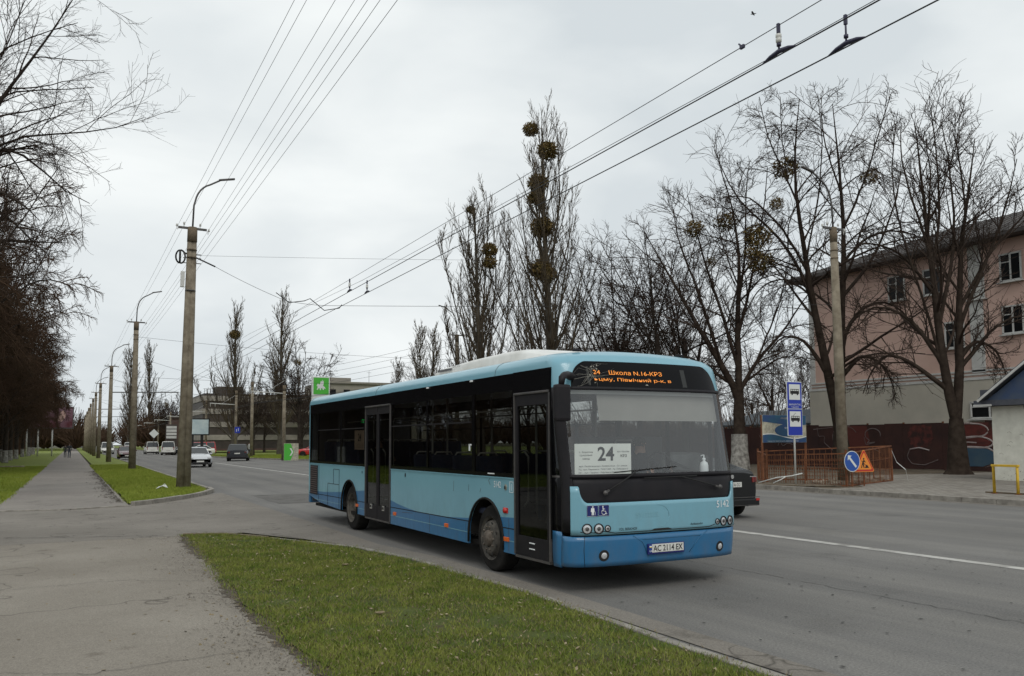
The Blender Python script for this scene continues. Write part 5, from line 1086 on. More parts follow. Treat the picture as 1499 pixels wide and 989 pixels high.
wire('thin carrier wire hugging the middle trolley wire', [(6.75, -14, 6.05), (6.47, 5.9, 5.80), (6.3, 20, 5.78), (6.15, 34.3, 6.1), (6.1, 76, 6.), (6.1, 140, 6.)], .004, .0, group=TG)
for i, (x, y) in enumerate([(6.02, 5.82), (6.47, 5.40), (6.02, 20.2), (6.47, 20.2)]):
    h = thing('wire_hanger', ['hanger with a pale insulator at the upper right, left one of the near pair', 'slim dark hanger at the upper right, right one of the near pair', 'small wire hanger in mid sky above the bus tail, left one', 'small wire hanger in mid sky above the bus tail, right one'][i], 'wire hanger', (x, y, 5.5), 0, 'hangers of the trolley wires')
    mb = MB(); mb.tube([(0, -.22, .0), (0, -.12, .025), (0, .0, .04), (0, .12, .025), (0, .22, 0)], [.008, .02, .024, .02, .008], 6); mb.tube([(0, 0, .02), (0, 0, .31)], .010, 6); mb.build('clamp', 'fitting', h)
    mb = MB(); mb.box((0, 0, .27), (.03, .03, .10), bev=.006); mb.tube([(0, 0, .09), (0, 0, .12)], .022, 8); mb.build('bolt', 'fitting', h)
    if i != 1: mb = MB(); mb.lathe([(.008, .12), (.028, .13), (.03, .16), (.022, .17), (.03, .18), (.028, .21), (.008, .22)], (0, 0, 0), 'Z', 12); mb.build('insulator', 'porcelain', h)
h = thing('wire_clamp', 'small clamp on the carrier wire left of the insulated hanger', 'wire clamp', (6.02, 6.32, 5.80), 0)
mb = MB(); mb.box((0, 0, 0), (.03, .06, .04), bev=.008); mb.tube([(0, 0, 0), (0, .05, .05)], .01, 5); mb.build('clamp', 'fitting', h)
HG = 'power lines above the left verge'
# lines over the pole row
LW = [(-.55, .03), (-.30, .13), (.27, .13), (.58, -.03), (.10, -1.15), (.22, -1.25), (.30, -1.45)]
NR = [(3.70, 10.4), (3.98, 10.55), (4.28, 10.4), (4.46, 10.3), (4.45, 9.7), (4.6, 9.6), (4.62, 9.1)]
for i, (dx, dz) in enumerate(LW):
    wire(f'thin power line above the left grass strip, {ORD[i]} of seven from the left', [(NR[i][0] + .15, -16, NR[i][1] + .3), (3.92 + dx, 34.3, 10.12 + dz), (3.58 + dx, 61, 9.87 + dz), (3.1 + dx, 88, 9.1 + dz), (2.8 + dx, 112, 9 + dz), (2.75 + dx, 150, 9 + dz)], .0048, .10, group=HG)
# cross spans
SG = 'span wires across the road'
wire('thick sloping span cable from the nearest pole towards the trolley wires', [(4.0, 34.3, 9.0), (4.75, 34.0, 8.62)], .03, 0, group=SG, n=3)
wire('long span wire from the nearest pole over the trolley wires to the lamp pole opposite', [(4.75, 34.0, 8.62), (7.3, 33.2, 7.35), (9.0, 32.4, 7.15), (25.6, 22.4, 6.9)], .008, .05, group=SG)
wire('nearly level thin span wire from the nearest pole towards the far side', [(4.0, 34.3, 9.05), (25.65, 22.3, 8.6)], .005, .1, group=SG)
for k, (y, z0, x1, z1, y1) in enumerate([(61, 8.9, 26, 8.0, 58.5), (61, 7.6, 18.5, 6.5, 84), (61, 6.2, 25.9, 6.3, 58.5), (88, 7.8, 18.4, 7.4, 111), (88, 7.2, 26, 6.5, 95), (132, 8, 18.4, 7, 138)]):
    wire(f'span wire from the {["second", "second", "second", "third", "third", "fifth"][k]} left pole across the road, {["highest", "middle", "lowest", "upper", "lower", "single"][k]} of its pole', [(3.4, y, z0), (x1, y1, z1)], .009, .25, group=SG)
mb = MB()
a = [(6.95, 33.3, 7.66), (7.45, 33.2, 7.28), (8.0, 33., 7.36), (8.2, 32.9, 7.45), (8.75, 32.8, 7.0), (9.3, 32.6, 7.1), (9.4, 32.6, 7.25)]
mb.tube(a, .018, 5); tag(mb.build('wire_suspension', 'ink'), 'black zigzag suspension piece where the span wire meets the trolley wires', 'wire fitting')
FG_ = 'trolley wires of the far lanes'
for k, (x, z) in enumerate(((15.2, 5.6), (15.7, 5.6))): wire(f'far lane trolley wire hung from the bracket arms, {["left", "right"][k]} one', [(x + 9, 56, z + .9), (x, 84, z), (x, 111, z), (x, 140, z), (x, 260, z)], .014, .06, group=FG_)
for k in range(4): wire(f'distant wire running up to the lamp beside the two-headed poplar, {ORD[k]} from the top', [(25.6, 58.5, 9.7 - k * .55), (14.5, 96, 8.6 - k * .5), (13.5, 140, 8.4 - k * .5)], .011, .5, group='wires left of the curved lamp')
# ------------------------------------------------------------------ buildings
def bpt(x, y, z): return (x, y, z)
pb = thing('apartment_house', 'pink rendered house with grey base and dark tiled hip roof behind the fence', 'building', (46, 42.4, 0))
# local: x east, y relative (negative towards the viewer)
YL = 42.4; LEN = 34; DEP = 12
mb = MB(); mb.box((DEP / 2, -LEN / 2, 9.4), (DEP, LEN, 8.2)); mb.build('wall', 'pink_wall', pb)
mb = MB(); mb.box((DEP / 2 - .04, -LEN / 2 + .02, 2.6), (DEP + .1, LEN + .1, 5.2)); mb.build('plinth', 'plinth_wall', pb)
for z, t in ((5.22, .16), (5.46, .10), (5.66, .10)):
    mb = MB(); mb.box((DEP / 2, -LEN / 2, z), (DEP + .24 - (z > 5.3) * .08, LEN + .24 - (z > 5.3) * .08, t)); mb.build('cornice', 'trim_white', pb)
mb = MB(); mb.box((-.03, -.22, 9.6), (.06, .42, 7.8)); mb.build('pilaster', 'trim_white', pb)
mb = MB(); mb.box((-.04, -12.4, 9.5), (.08, .8, 7.9)); mb.build('pilaster', 'trim_white', pb)
# hip roof with eaves
e = 1.1; za, zr = 13.15, 15.9
c = [(-e, e, za), (DEP + e, e, za), (DEP + e, -LEN - e, za), (-e, -LEN - e, za)]; rA = (DEP / 2, -7.2, zr); rB = (DEP / 2, -LEN + 7.2, zr)
mb = MB()
for f in ([c[0], c[1], rA], [c[1], c[2], rB, rA], [c[2], c[3], rB], [c[3], c[0], rA, rB]): mb.poly(f)
mb.poly([(x, y, za - .22) for x, y, z in c]); 
for i in range(4):
    a, b = c[i], c[(i + 1) % 4]; mb.poly([a, b, (b[0], b[1], za - .22), (a[0], a[1], za - .22)])
for k in range(1, 62):
    y = e - k * (LEN + 2 * e) / 62; t = min(1, (e - y) / (7.2 + e), (y + LEN + e) / (7.2 + e)); mb.bar((-e, y, za + .01), (-e + (DEP / 2 + e) * t, y, za + (zr - za) * t + .01), .07, .05)
for k in range(1, 26):
    x = -e + k * (DEP + 2 * e) / 26; t = min((x + e) / (DEP / 2 + e), (DEP + e - x) / (DEP / 2 + e)); mb.bar((x, e, za + .01), (x, e - (7.2 + e) * t, za + (zr - za) * t + .01), .07, .05)
mb.build('roof', 'roof_slate', pb)
def win(y, z, w_, h, name='window', parent=pb, x=0.):
    mb = MB(); mb.box((x - .01, y, z), (.1, w_, h)); o = mb.build(name, 'window_dark', parent)
    mb = MB(); fr = .09
    for cc, s in (((x - .06, y, z + h / 2), (.08, w_ + .12, fr)), ((x - .06, y, z - h / 2), (.08, w_ + .12, fr)), ((x - .06, y - w_ / 2, z), (.08, fr, h)), ((x - .06, y + w_ / 2, z), (.08, fr, h)), ((x - .065, y, z), (.06, fr, h)), ((x - .065, y + w_ * .25, z + h * .2), (.05, w_ * .5, .05))): mb.box(cc, s)
    mb.build('window_frame', 'trim_white', o); mb = MB(); mb.box((x - .12, y, z - h / 2 - .1), (.26, w_ + .3, .06)); mb.build('sill', 'trim_white', o)
for yy in (35.2, 32.7, 27.9, 24.5, 21.5, 18.5): win(yy - YL, 11.3, 1.15, 1.5)
for yy in (31.4, 27.9, 24.5, 21.5): win(yy - YL, 8.35 if yy < 30 else 7.9, 1.15, 1.5)
win(33.2 - YL + .0, 11.3, .01, .01) if False else None
for yy in (29.9,): win(yy - YL, 10.8, .8, 1.9)
win(29.4 - YL, 3.4, 2.2, .9, x=-.1)
# low house with slate roof behind the fence
lh = thing('low_house', 'low house with bluish slate roof behind the stop signs', 'building', (49, 50, 0))
mb = MB(); mb.box((3, 0, 1.5), (6, 10, 3)); mb.build('wall', 'trim_white', lh)
mb = MB(); mb.poly([(-.5, -5.6, 2.9), (-.5, 5.6, 2.9), (3, 3.4, 4.1), (3, -3.4, 4.1)], (0, 0, .12)); mb.poly([(-.5, 5.6, 2.9), (6.5, 5.6, 2.9), (3, 3.4, 4.1)], (0, 0, .12)); mb.poly([(-.5, -5.6, 2.9), (6.5, -5.6, 2.9), (3, -3.4, 4.1)], (0, 0, .12)); mb.poly([(6.5, -5.6, 2.9), (6.5, 5.6, 2.9), (3, 3.4, 4.1), (3, -3.4, 4.1)], (0, 0, .12)); mb.build('roof', mat('slate_blue', (.04, .05, .058), .8, (.07, .08, .088), 2), lh)
mb = MB(); mb.box((-.03, -2.5, 1.8), (.08, 1.2, 1.1)); mb.build('window', 'window_dark', lh)
# brown fence with graffiti
fn = thing('painted_fence', 'dark brown sheet fence sprayed with white, red and blue graffiti behind the square', 'fence', (41.2, 0, .1))
mb = MB()
y = 19.5; k = 0
while y < 70:
    mb.box((0, y + .6, 1.27 + .02 * math.sin(k * 1.7)), (.05, 1.19, 2.5 + (.1 if k % 5 == 0 else 0))); y += 1.2; k += 1
mb.build('fence_panel', 'fence_brown', fn)
mb = MB(); y = 19.5
while y < 70: mb.box((.06, y, 1.3), (.08, .08, 2.6)); y += 2.4
mb.build('post', 'rust', fn)
def patch(name, m, pts): mb = MB(); mb.poly([(-.032, a, b) for a, b in pts], (-.004, 0, 0)); return mb.build(name, m, fn)
patch('red_paint', mat('worn_red', (.10, .02, .015), .85, (.03, .010, .008), 2.4, ramp=(.42, .58)), rag([(29.75, 2.45), (31.0, 2.42), (31.15, 1.9), (31.05, 1.35), (30.6, 1.1), (30.0, 1.25), (29.6, 1.7), (29.75, 2.45)], .04, 5, .12)[:-1])
patch('red_paint', 'fence_red', [(26.5, 2.5), (28.3, 2.5), (28.6, 1.9), (28.4, 1.3), (27.9, 1.28), (26.6, 1.28), (26.1, 1.8)])
patch('red_paint', mat('dull_red', (.10, .022, .016), .85), [(35.9, 2.5), (33.9, 2.45), (33.7, 1.6), (33.9, .9), (35.6, .8), (36.0, 1.6)])
patch('blue_paint', 'fence_blue', [(26.05, .9), (26.3, .45), (26.9, .25), (27.6, .25), (28.3, .5), (28.55, .9), (28.2, 1.2), (27.3, 1.28), (26.5, 1.22)])
def stroke(pts, r, m='spray_white'):
    mb = MB(); P_ = resample([(-.04, a, b) for a, b in pts], 26); mb.tube([tuple(p) for p in P_], r, 5)
    o = mb.build('graffiti_line', m, fn)
    for v_ in o.data.vertices: v_.co.x = -.034 + (v_.co.x + .04) * .12
    return o
def arc(cy_a, cz, ry, rz_, a0, a1, n=16): return [(cy_a + ry * math.cos(math.radians(a)), cz + rz_ * math.sin(math.radians(a))) for a in np.linspace(a0, a1, n)]
stroke(arc(27.3, 2.1, 1.15, .38, 100, -80) + [(27.6, 1.78), (28.6, 1.68)], .045) if False else None
# y decreases towards the viewer's right
stroke([(28.7, 2.38), (27.7, 2.47), (26.8, 2.40), (26.45, 2.1), (26.7, 1.82), (27.3, 1.75), (28.5, 1.66)], .05); stroke([(28.6, 1.68), (27.1, 1.80), (26.45, 1.65), (26.2, 1.4), (26.6, 1.2), (27.5, 1.22), (28.5, 1.3)], .05)
stroke([(28.6, 1.42), (27.9, 1.5), (27.2, 1.46)], .04); stroke([(28.5, 1.1), (27.6, 1.26), (26.6, 1.2), (26.2, .95)], .05)
stroke([(26.2, 1.2), (26.0, .8), (26.2, .4), (26.8, .2)], .03, 'spray_grey')
stroke([(31.1, 1.1), (30.5, 1.2), (29.9, 1.05)], .045); stroke([(31.1, 1.1), (31.3, .7), (31.0, .3), (30.2, .25), (29.4, .55)], .03, 'spray_grey')
stroke(arc(33.5, 1.95, .55, .35, 200, -70) + [(33.9, 1.45)], .035, 'spray_grey'); stroke([(33.9, 1.45), (33.3, 1.5), (34.0, 1.35), (34.1, 1.8)], .03, 'spray_grey')
stroke([(34.2, .9), (33.8, 1.12), (33.3, 1.05), (33.0, .9)], .03, 'spray_grey'); stroke([(34.2, .9), (34.35, .5), (34.0, .15)], .022, 'spray_grey')
stroke([(36.3, 1.1), (36.4, 1.9), (36.2, 2.35)], .028, 'spray_grey'); stroke([(37.9, 2.3), (36.4, 2.4)], .03, 'spray_grey'); stroke([(37.6, 2.4), (37.5, 1.85), (37.0, 1.9), (37.1, 1.5), (36.4, 1.0)], .028, 'spray_grey')
stroke(arc(35.3, 1.7, .75, .75, 150, -80), .028, 'spray_grey'); stroke([(35.8, 2.1), (35.75, 1.1)], .025, 'spray_grey')
stroke(arc(40.6, 1.95, .3, .32, 0, 300) + [(40.9, 1.3)], .028, 'spray_grey'); stroke([(41.6, 2.2), (41.3, 1.6), (41.0, 2.3), (40.5, 1.2), (40.1, 1.5), (39.6, 1.35)], .026, 'spray_grey'); stroke([(42.6, 2.0), (42.2, 1.5), (42.5, 1.2)], .024, 'spray_grey')
# kiosk
ks = thing('kiosk', 'cream kiosk with dark blue gabled roof at the right edge of the square', 'kiosk', (33, 21.1, .1))
mb = MB(); mb.box((2.5, -3, 1.48), (5, 6, 2.96)); mb.build('wall', 'kiosk_wall', ks)
mb = MB(); mb.box((-.012, -1.55, 1.5), (.02, .06, 2.9)); mb.box((-.02, -1.58, 2.9), (.05, .5, .16)); mb.box((-.02, -3.3, 1.2), (.03, 1.6, 2.2)); mb.build('door', 'kiosk_roof', ks)
mb = MB(); mb.poly([(-.45, .45, 2.98), (-.45, -6.4, 2.98), (5.4, -6.4, 2.98), (5.4, .45, 2.98)], (0, 0, .22)); mb.box((-.2, -.05, 3.42), (.3, .55, .42)); mb.build('eave', 'kiosk_slate', ks)
mb = MB(); mb.poly([(-.42, -.1, 3.2), (-.42, -5.9, 3.2), (-.42, -3.0, 5.3)], (5.6, 0, 0)); mb.build('gable', 'kiosk_roof', ks)
for s in (1, -1):
    mb = MB(); yb = .15 if s > 0 else -6.15; mb.poly([(-.62, yb, 3.12), (5.4, yb, 3.12), (5.4, -3, 5.42), (-.62, -3, 5.42)], (0, 0, .16)); mb.build('roof', 'kiosk_slate', ks)
    mb = MB(); mb.bar((-.66, yb, 3.16), (-.66, -3, 5.46), .05, .09); mb.build('roof_trim', 'trim_white', ks)
mb = MB(); mb.bar((-.47, .45, 3.0), (-.47, -.3, 3.0), .05, .08); mb.build('roof_trim', 'trim_white', ks)
mb = MB(); kk = random.Random(4)
for k in range(40):
    y_ = -kk.uniform(.2, 2.2); z_ = kk.uniform(.02, .55) ** 1.2; mb.poly([(-.003, y_ + kk.uniform(-.03, .03), z_ + kk.uniform(-.02, .02)) for _ in range(5)])
for k in range(6):
    y_ = -kk.uniform(.2, 1.6); z_ = kk.uniform(.7, 2.); mb.tube([(-.002, y_, z_), (-.002, y_ - .08, z_ + .05), (-.002, y_ - .16, z_ - .02)], .004, 4)
mb.build('peeling_stain', 'concrete_dark', ks)
# ------------------------------------------------------------------ barrier, signs, rail
rl = thing('safety_barrier', 'rusty mesh barrier fencing a dug-up patch on the square, striped with torn tape', 'barrier', (0, 0, 0))
def panel(a, b, h0, h1, name, za=.1, zb=.1, off=0, dens=.115, kind='lattice'):
    a, b = V((*a, 0)), V((*b, 0)); d = b - a; L_ = d.length; mb = MB()
    def pt(t, z): p = a + d * t; return (p.x, p.y, (za + (zb - za) * t) + z * (h0 + (h1 - h0) * t))
    for z in (.02, .98): mb.bar(pt(0, z), pt(1, z), .045)
    n = int(L_ / dens)
    for i in range(n + 1):
        t = i / n; w_ = .028 if i % max(1, n // 4) == 0 else .011; mb.bar(pt(t, 0), pt(t, 1), w_)
    if kind == 'lattice':
        for z in (.30, .42, .54, .66, .82): mb.bar(pt(0, z), pt(1, z), .016)
        for i in range(n):
            for z in (.72, .48):
                q = [pt((i + .5 + .42 * math.cos(s_)) / n, z + .075 * math.sin(s_)) for s_ in np.linspace(0, PI, 5)]; mb.tube(q, .011, 4)
    else:
        for z in (.35, .65): mb.bar(pt(0, z), pt(1, z), .014)
    return mb.build(name, 'rust', rl)
panel((23.65, 24.1), (24.28, 20.95), 1.10, 1.18, 'mesh_panel', dens=.10); panel((24.32, 20.93), (29.0, 22.75), 1.18, 1.42, 'mesh_panel', kind='bars', dens=.13)
panel((25.6, 26.6), (29.0, 22.75), 1.2, 1.42, 'mesh_panel', kind='bars', dens=.22); panel((23.65, 24.1), (25.6, 26.6), 1.1, 1.2, 'mesh_panel', kind='bars', dens=.22)
mb = MB()
for x, y in ((23.65, 24.1), (24.3, 20.93), (29.0, 22.75), (25.6, 26.6)): mb.box((x, y, .72), (.055, .055, 1.36))
mb.build('post', 'rust', rl)
# rubble and broken paving inside and beside the barrier
mb = MB(); rr = random.Random(6)
for k in range(110):
    t = rr.random(); x = 24.3 + 4.4 * t + rr.uniform(-.1, .8); y = 21.3 + 1.7 * t + rr.uniform(0, 1.9) * (1 - t * .5); s_ = rr.uniform(.08, .3); mb.box((x, y, .1 + s_ * .25), (s_, s_ * rr.uniform(.6, 1.2), s_ * .5), Matrix.Rotation(rr.uniform(0, 3), 3, 'Z') @ Matrix.Rotation(rr.uniform(-.5, .5), 3, 'X'), .01)
tag(mb.build('rubble', mat('rubble_mat', (.30, .26, .20), .9, (.14, .10, .07), 3, .4)), 'broken pale paving rubble heaped inside the rusty barrier', kind='stuff')
mb = MB(); mb.poly([(22.2, 27.5, .12), (22.3, 22.4, .12), (22.9, 21.2, .12), (24.0, 20.9, .12), (23.7, 24., .12), (24.2, 27., .12)], (0, 0, .03)); tag(mb.build('dug_soil', 'dirt_or_haze'), 'strip of dug brown soil between the kerb and the barrier', kind='structure')
for k, (pts, lb) in enumerate((([(23.0, 23.9, .15), (23.25, 23.2, .36), (23.38, 22.6, .44), (23.5, 22.2, .54)], 'pale torn tape strip lying up against the left end of the barrier'), ([(29.0, 22.72, 1.3), (29.1, 22.6, .85), (29.3, 22.35, .55), (29.35, 22.3, .12)], 'pale torn tape strip hanging at the right end of the barrier'), ([(23.05, 23.2, .16), (23.15, 22.9, .30), (23.25, 22.75, .42)], 'short torn tape strip beside the kerb before the barrier'))):
    mb = MB(); q = [V(p) for p in pts]
    rows = [[p + V((0, 0, .02)) for p in q], [p - V((0, 0, .02)) for p in q]]; mb.grid(rows); o = mb.build('barrier_tape', 'sign_white'); solid(o, .004); tag(o, lb, 'barrier tape', 'torn tape at the barrier')
# road signs fixed on the barrier
Nn = V((-.06, -1, 0)).normalized(); Ux = V((1, -.06, 0)).normalized()
def sign_plane(c): 
    c = V(c); return lambda u, v, o=0.: c + Ux * u + V((0, 0, v)) + Nn * o
kd = thing('keep_left_sign', 'round blue sign with white diagonal arrow fixed to the corner of the barrier', 'road sign', (24.43, 20.84, .985))
S_ = lambda u, v, o=0.: (Ux * u + V((0, 0, v)) + Nn * (.06 + o))
def sdisc(m, name, r, o, parent): mb = MB(); mb.poly([S_(r * math.cos(a), r * math.sin(a), o) for a in np.linspace(0, 2 * PI, 33)[:-1]], Nn * .004); return mb.build(name, m, parent)
sdisc('sign_white', 'rim', .37, 0, kd); sdisc('sign_road_blue', 'face', .345, .005, kd)
mb = MB(); d_ = (V((-.707, 0, .707))); 
def A2(a, b): return S_(a, b, .0105)
ar = [(-.20, .22), (-.215, .03), (-.15, .09), (.15, -.23), (.21, -.17), (-.09, .15), (-.02, .20)]
mb.poly([A2(a, b) for a, b in ar], Nn * .002); mb.build('arrow', 'sign_white', kd)
rw = thing('roadworks_sign', 'orange triangular roadworks sign fixed to the barrier right of the round arrow sign', 'road sign', (25.03, 20.84, .93))
def tri(k, m, name, o): mb = MB(); mb.poly([S_(a * k, b * k - .0, o) for a, b in ((-.44, -.33), (.44, -.33), (.475, -.27), (.035, .45), (-.035, .45), (-.475, -.27))], Nn * .004); return mb.build(name, m, rw)
tri(1, 'sign_orange', 'rim', .0); tri(.93, 'sign_red', 'border', .005); tri(.74, 'sign_orange', 'face', .010)
mb = MB()
for pg in ([(-.16, -.19), (-.12, -.19), (-.08, -.06), (-.03, -.19), (.01, -.19), (-.03, -.02), (0, .04), (.04, .0), (.07, .02), (.0, .10), (-.05, .08), (-.10, -.02)], [(.02, -.19), (.22, -.19), (.14, -.08), (.1, -.08)], [(-.14, .06), (.08, -.12), (.09, -.10), (-.13, .08)]): mb.poly([S_(a, b, .0155) for a, b in pg], Nn * .002)
mb.disc(S_(-.02, .135, .0155), .035, Nn, 12, thick=.002); mb.build('worker_figure', 'ink', rw)
mb = MB(); mb.bar(S_(0, .3, -.02), S_(0, -.9, -.02), .04); mb.build('post', 'rust', rw)
mb = MB(); mb.bar(S_(0, .3, -.02), S_(0, -.95, -.02), .04); mb.build('post', 'rust', kd)
# bus stop signs on one post
ss = thing('bus_stop_sign', 'two blue stop plates with white bus pictures on one grey post', 'road sign', (23.57, 22.6, .1))
mb = MB(); mb.tube([(0, 0, 0), (0, 0, 3.85)], .035, 8); mb.build('post', 'porcelain', ss)
def stopplate(z0, h, tram, words):
    mb = MB(); mb.box((0, -.05, z0 + h / 2), (.76, .02, h), bev=.008); f_ = mb.build('stop_plate', 'sign_white', ss)
    mb = MB(); mb.box((0, -.064, z0 + h / 2), (.71, .008, h - .05)); mb.build('plate_face', 'sign_blue', f_)
    pz = z0 + h * .62; mb = MB(); mb.box((0, -.072, pz), (.55, .006, h * .56)); mb.build('white_panel', 'sign_white', f_)
    mb = MB(); mb.box((0, -.078, pz - .01), (.44, .004, .11)); mb.box((0, -.078, pz + .10), (.42, .004, .02))
    for u in (-.2, -.1, 0, .1, .2): mb.box((u, -.078, pz + .06), (.015, .004, .07))
    for u in (-.13, .14): mb.disc((u, -.077, pz - .08), .035, (0, -1, 0), 12, thick=.004)
    if tram: mb.bar((-.12, -.078, pz + .11), (.02, -.078, pz + .22), .008)
    mb.build('bus_picture', 'ink', f_)
    for i, w_ in enumerate(words): text(w_, 'lettering', 'sign_white', f_, (0, -.07, z0 + .14 - i * .1), (1, 0, 0), (0, 0, 1), height=.065, width=.58 if i == 0 else .36)
stopplate(2.78, 1.02, False, ['МАРШРУТНЕ', 'ТАКСІ']); stopplate(1.80, 1.00, True, [])
# notice board
nb = thing('notice_board', 'teal and cream advertising board on rusty legs behind the stop signs', 'billboard', (24.25, 23.75, .1))
mb = MB(); mb.box((0, 0, 2.08), (2.28, .04, 1.05)); mb.build('board', 'cream', nb)
def wav(f1, f2, m, name, y_): 
    mb = MB(); xs = np.linspace(-1.13, 1.13, 24); mb.grid([[(x, y_, f1(x)) for x in xs], [(x, y_, f2(x)) for x in xs]], False); o = mb.build(name, m, nb); solid(o, .004); return o
wav(lambda x: 2.6, lambda x: 2.30 - .08 * math.sin(x * 1.3 + .8), 'teal', 'top_band', -.024); wav(lambda x: 1.56, lambda x: 1.78 + .09 * math.sin(-x * 2.4 - .3), 'teal', 'bottom_band', -.024)
wav(lambda x: 1.78 + .09 * math.sin(-x * 2.4 - .3), lambda x: 1.815 + .09 * math.sin(-x * 2.4 - .3), 'sign_white', 'wave_line', -.026)
mb = MB(); mb.poly([(.1 + .62 * math.cos(a), -.028, 2.02 + .24 * math.sin(a)) for a in np.linspace(0, 2 * PI, 25)[:-1]], (0, -.003, 0)); mb.build('oval_badge', 'teal', nb)
text('АКАДЕМІЯ', 'lettering', 'cream', nb, (.1, -.028, 2.44), (1, 0, 0), (0, 0, 1), height=.08, width=.6); text('МОРЕ', 'lettering', 'sign_white', nb, (.1, -.034, 2.08), (1, 0, 0), (0, 0, 1), height=.06); text('курси та заняття для дорослих і дітей', 'lettering', 'sign_white', nb, (-.1, -.029, 1.585), (1, 0, 0), (0, 0, 1), height=.05, width=1.6)
for x in (-1.13, 1.13): mb = MB(); mb.box((x, .03, 1.3), (.06, .06, 2.6)); mb.build('leg', 'rust', nb)
yr = thing('guard_rail', 'yellow tubular guard rail on the square before the cream kiosk', 'guard rail', (24.75, 15.85, .1))
mb = MB(); mb.tube([(0, 0, 0), (0, 0, .85), (0, -.72, .85), (0, -.72, 0)], .045, 8); mb.box((0, -.36, .845), (.10, .82, .07), bev=.01); mb.build('rail', 'yellow', yr)
for y in (0, -.72): mb = MB(); mb.box((0, y, .01), (.14, .14, .02)); mb.build('foot', 'rust', yr)
mb = MB(); mb.box((24.9, 14.7, .12), (.12, 3.0, .05)); tag(mb.build('paving_edge', 'concrete_dark'), kind='structure')
# ------------------------------------------------------------------ distant street furniture and buildings
ob = thing('office_block', 'four-storey office block with alternating dark and pale bands behind the bare trees', 'building', (19.7, 152, 0))
for k in range(4):
    z = 1.9 + k * 2.25
    mb = MB(); mb.box((13, 8, z - .35), (26, 16, 1.5)); mb.build('window_band', 'office_dark', ob)
    mb = MB(); mb.box((13, 8, z + .85), (26.3, 16.3, .9)); mb.build('wall_band', 'office_wall', ob)
mb = MB(); mb.box((13, 8, 9.9), (25.8, 15.8, .9)); mb.box((5, 6, 10.9), (4.5, 5, 1.8)); mb.build('parapet', 'office_dark', ob)
mb = MB()
for k in range(9): mb.box((.2 + k * .45, -.1, 10.3), (.06, .06, 1.6))
mb.box((2.2, -.1, 11.1), (4.4, .06, .06)); mb.build('roof_railing', 'steel', ob)
ap = thing('panel_block', 'beige panel block seen beyond the rear roof edge of the bus', 'building', (55, 205, 0))
mb = MB(); mb.box((13, 8, 8.3), (28, 16, 16.6)); mb.build('wall', 'grey_block', ap)
mb = MB(); mb.box((4, 5, 17.3), (6.5, 6, 1.6)); mb.box((13, -.2, 16.7), (28.4, .6, .5)); mb.build('roof_housing', 'grey_block', ap)
for k in range(7):
    for j in range(3):
        mb = MB(); mb.box((2 + k * 3.6, -.05, 14.3 - j * 3), (1.6, .1, 1.4)); mb.build('window', 'window_dark', ap)
for x in (2, 12, 20): mb = MB(); mb.tube([(x, 2, 16.5), (x, 2, 20)], .05, 5); mb.bar((x - .6, 2, 19.6), (x + .6, 2, 19.6), .05); mb.build('aerial', 'steel', ap)
st = thing('fuel_shop', 'low shop with yellow canopy right of the banded office block', 'building', (37.5, 130, 0))
mb = MB(); mb.box((3, 3, 2), (9, 6, 4)); mb.build('wall', 'grey_block', st); mb = MB(); mb.box((2.2, -.3, 5.4), (4.2, 1.4, 1.1), bev=.1); mb.build('canopy', 'yellow', st); mb = MB(); mb.box((2, -.05, 1.4), (2.6, .1, 2.2)); mb.build('shop_window', 'window_dark', st)
rh = thing('shed_row', 'long low dark red-brown building behind the far vans', 'building', (10, 195, 0))
mb = MB(); mb.box((24, 6, 3.6), (30, 12, 7.2)); mb.build('wall', mat('red_brown', (.09, .05, .042), .9, (.06, .036, .03), .3), rh); mb = MB(); mb.box((24, 6, 7.35), (30.6, 12.6, .3)); mb.build('roof', 'office_dark', rh)
mb = MB(); mb.box((14, -.05, 4.4), (5, .1, 3.2)); mb.build('advert_panel', 'ink', rh)
mb = MB(); mb.disc((12.9, -.12, 5.0), .75, (0, -1, 0), 14, r2=.9); mb.poly([(11.9, -.12, 2.9), (14.6, -.12, 2.9), (14.9, -.12, 3.7), (13.6, -.12, 4.2), (12.4, -.12, 4.4), (11.8, -.12, 3.8)], (0, -.02, 0)); mb.poly([(15.2, -.12, 5.6), (15.6, -.12, 5.9), (15.4, -.12, 4.2), (16., -.12, 3.6), (15.1, -.12, 3.4)], (0, -.02, 0)); mb.build('advert_figure', 'trim_white', rh)
tt = thing('fuel_sign', 'tall green sign with a white winged beast above the tail of the bus', 'sign', (19.75, 75, 0))
mb = MB(); mb.box((0, 0, 3.85), (1.6, .35, 7.7), bev=.03); mb.build('pylon', 'sign_white', tt)
mb = MB(); mb.box((0, -.19, 6.85), (1.38, .03, 1.5)); gp = mb.build('green_panel', 'green_sign', tt)
mb = MB(); mb.box((0, -.19, 3.0), (1.3, .03, 5.)); mb.build('price_panel', 'trim_white', tt)
gfn = [(-.42, .02), (-.36, .20), (-.30, .28), (-.18, .18), (-.12, .24), (-.02, .62), (.04, .42), (.10, .72), (.14, .46), (.22, .66), (.22, .28), (.16, .06), (.24, -.02), (.34, -.10), (.40, -.28), (.30, -.24), (.22, -.18), (.26, -.36), (.14, -.38), (.10, -.18), (-.02, -.22), (-.02, -.40), (-.14, -.40), (-.12, -.24), (-.24, -.20), (-.30, -.38), (-.42, -.36), (-.34, -.18), (-.32, -.02)]
mb = MB(); mb.poly([(a, -.21, 6.82 + b * .85) for a, b in gfn], (0, -.012, 0)); mb.build('winged_beast', 'sign_white', gp)
asn = thing('arrow_board', 'green and white chevron board on the grass beside the tail of the bus', 'sign', (18.15, 79.2, .1))
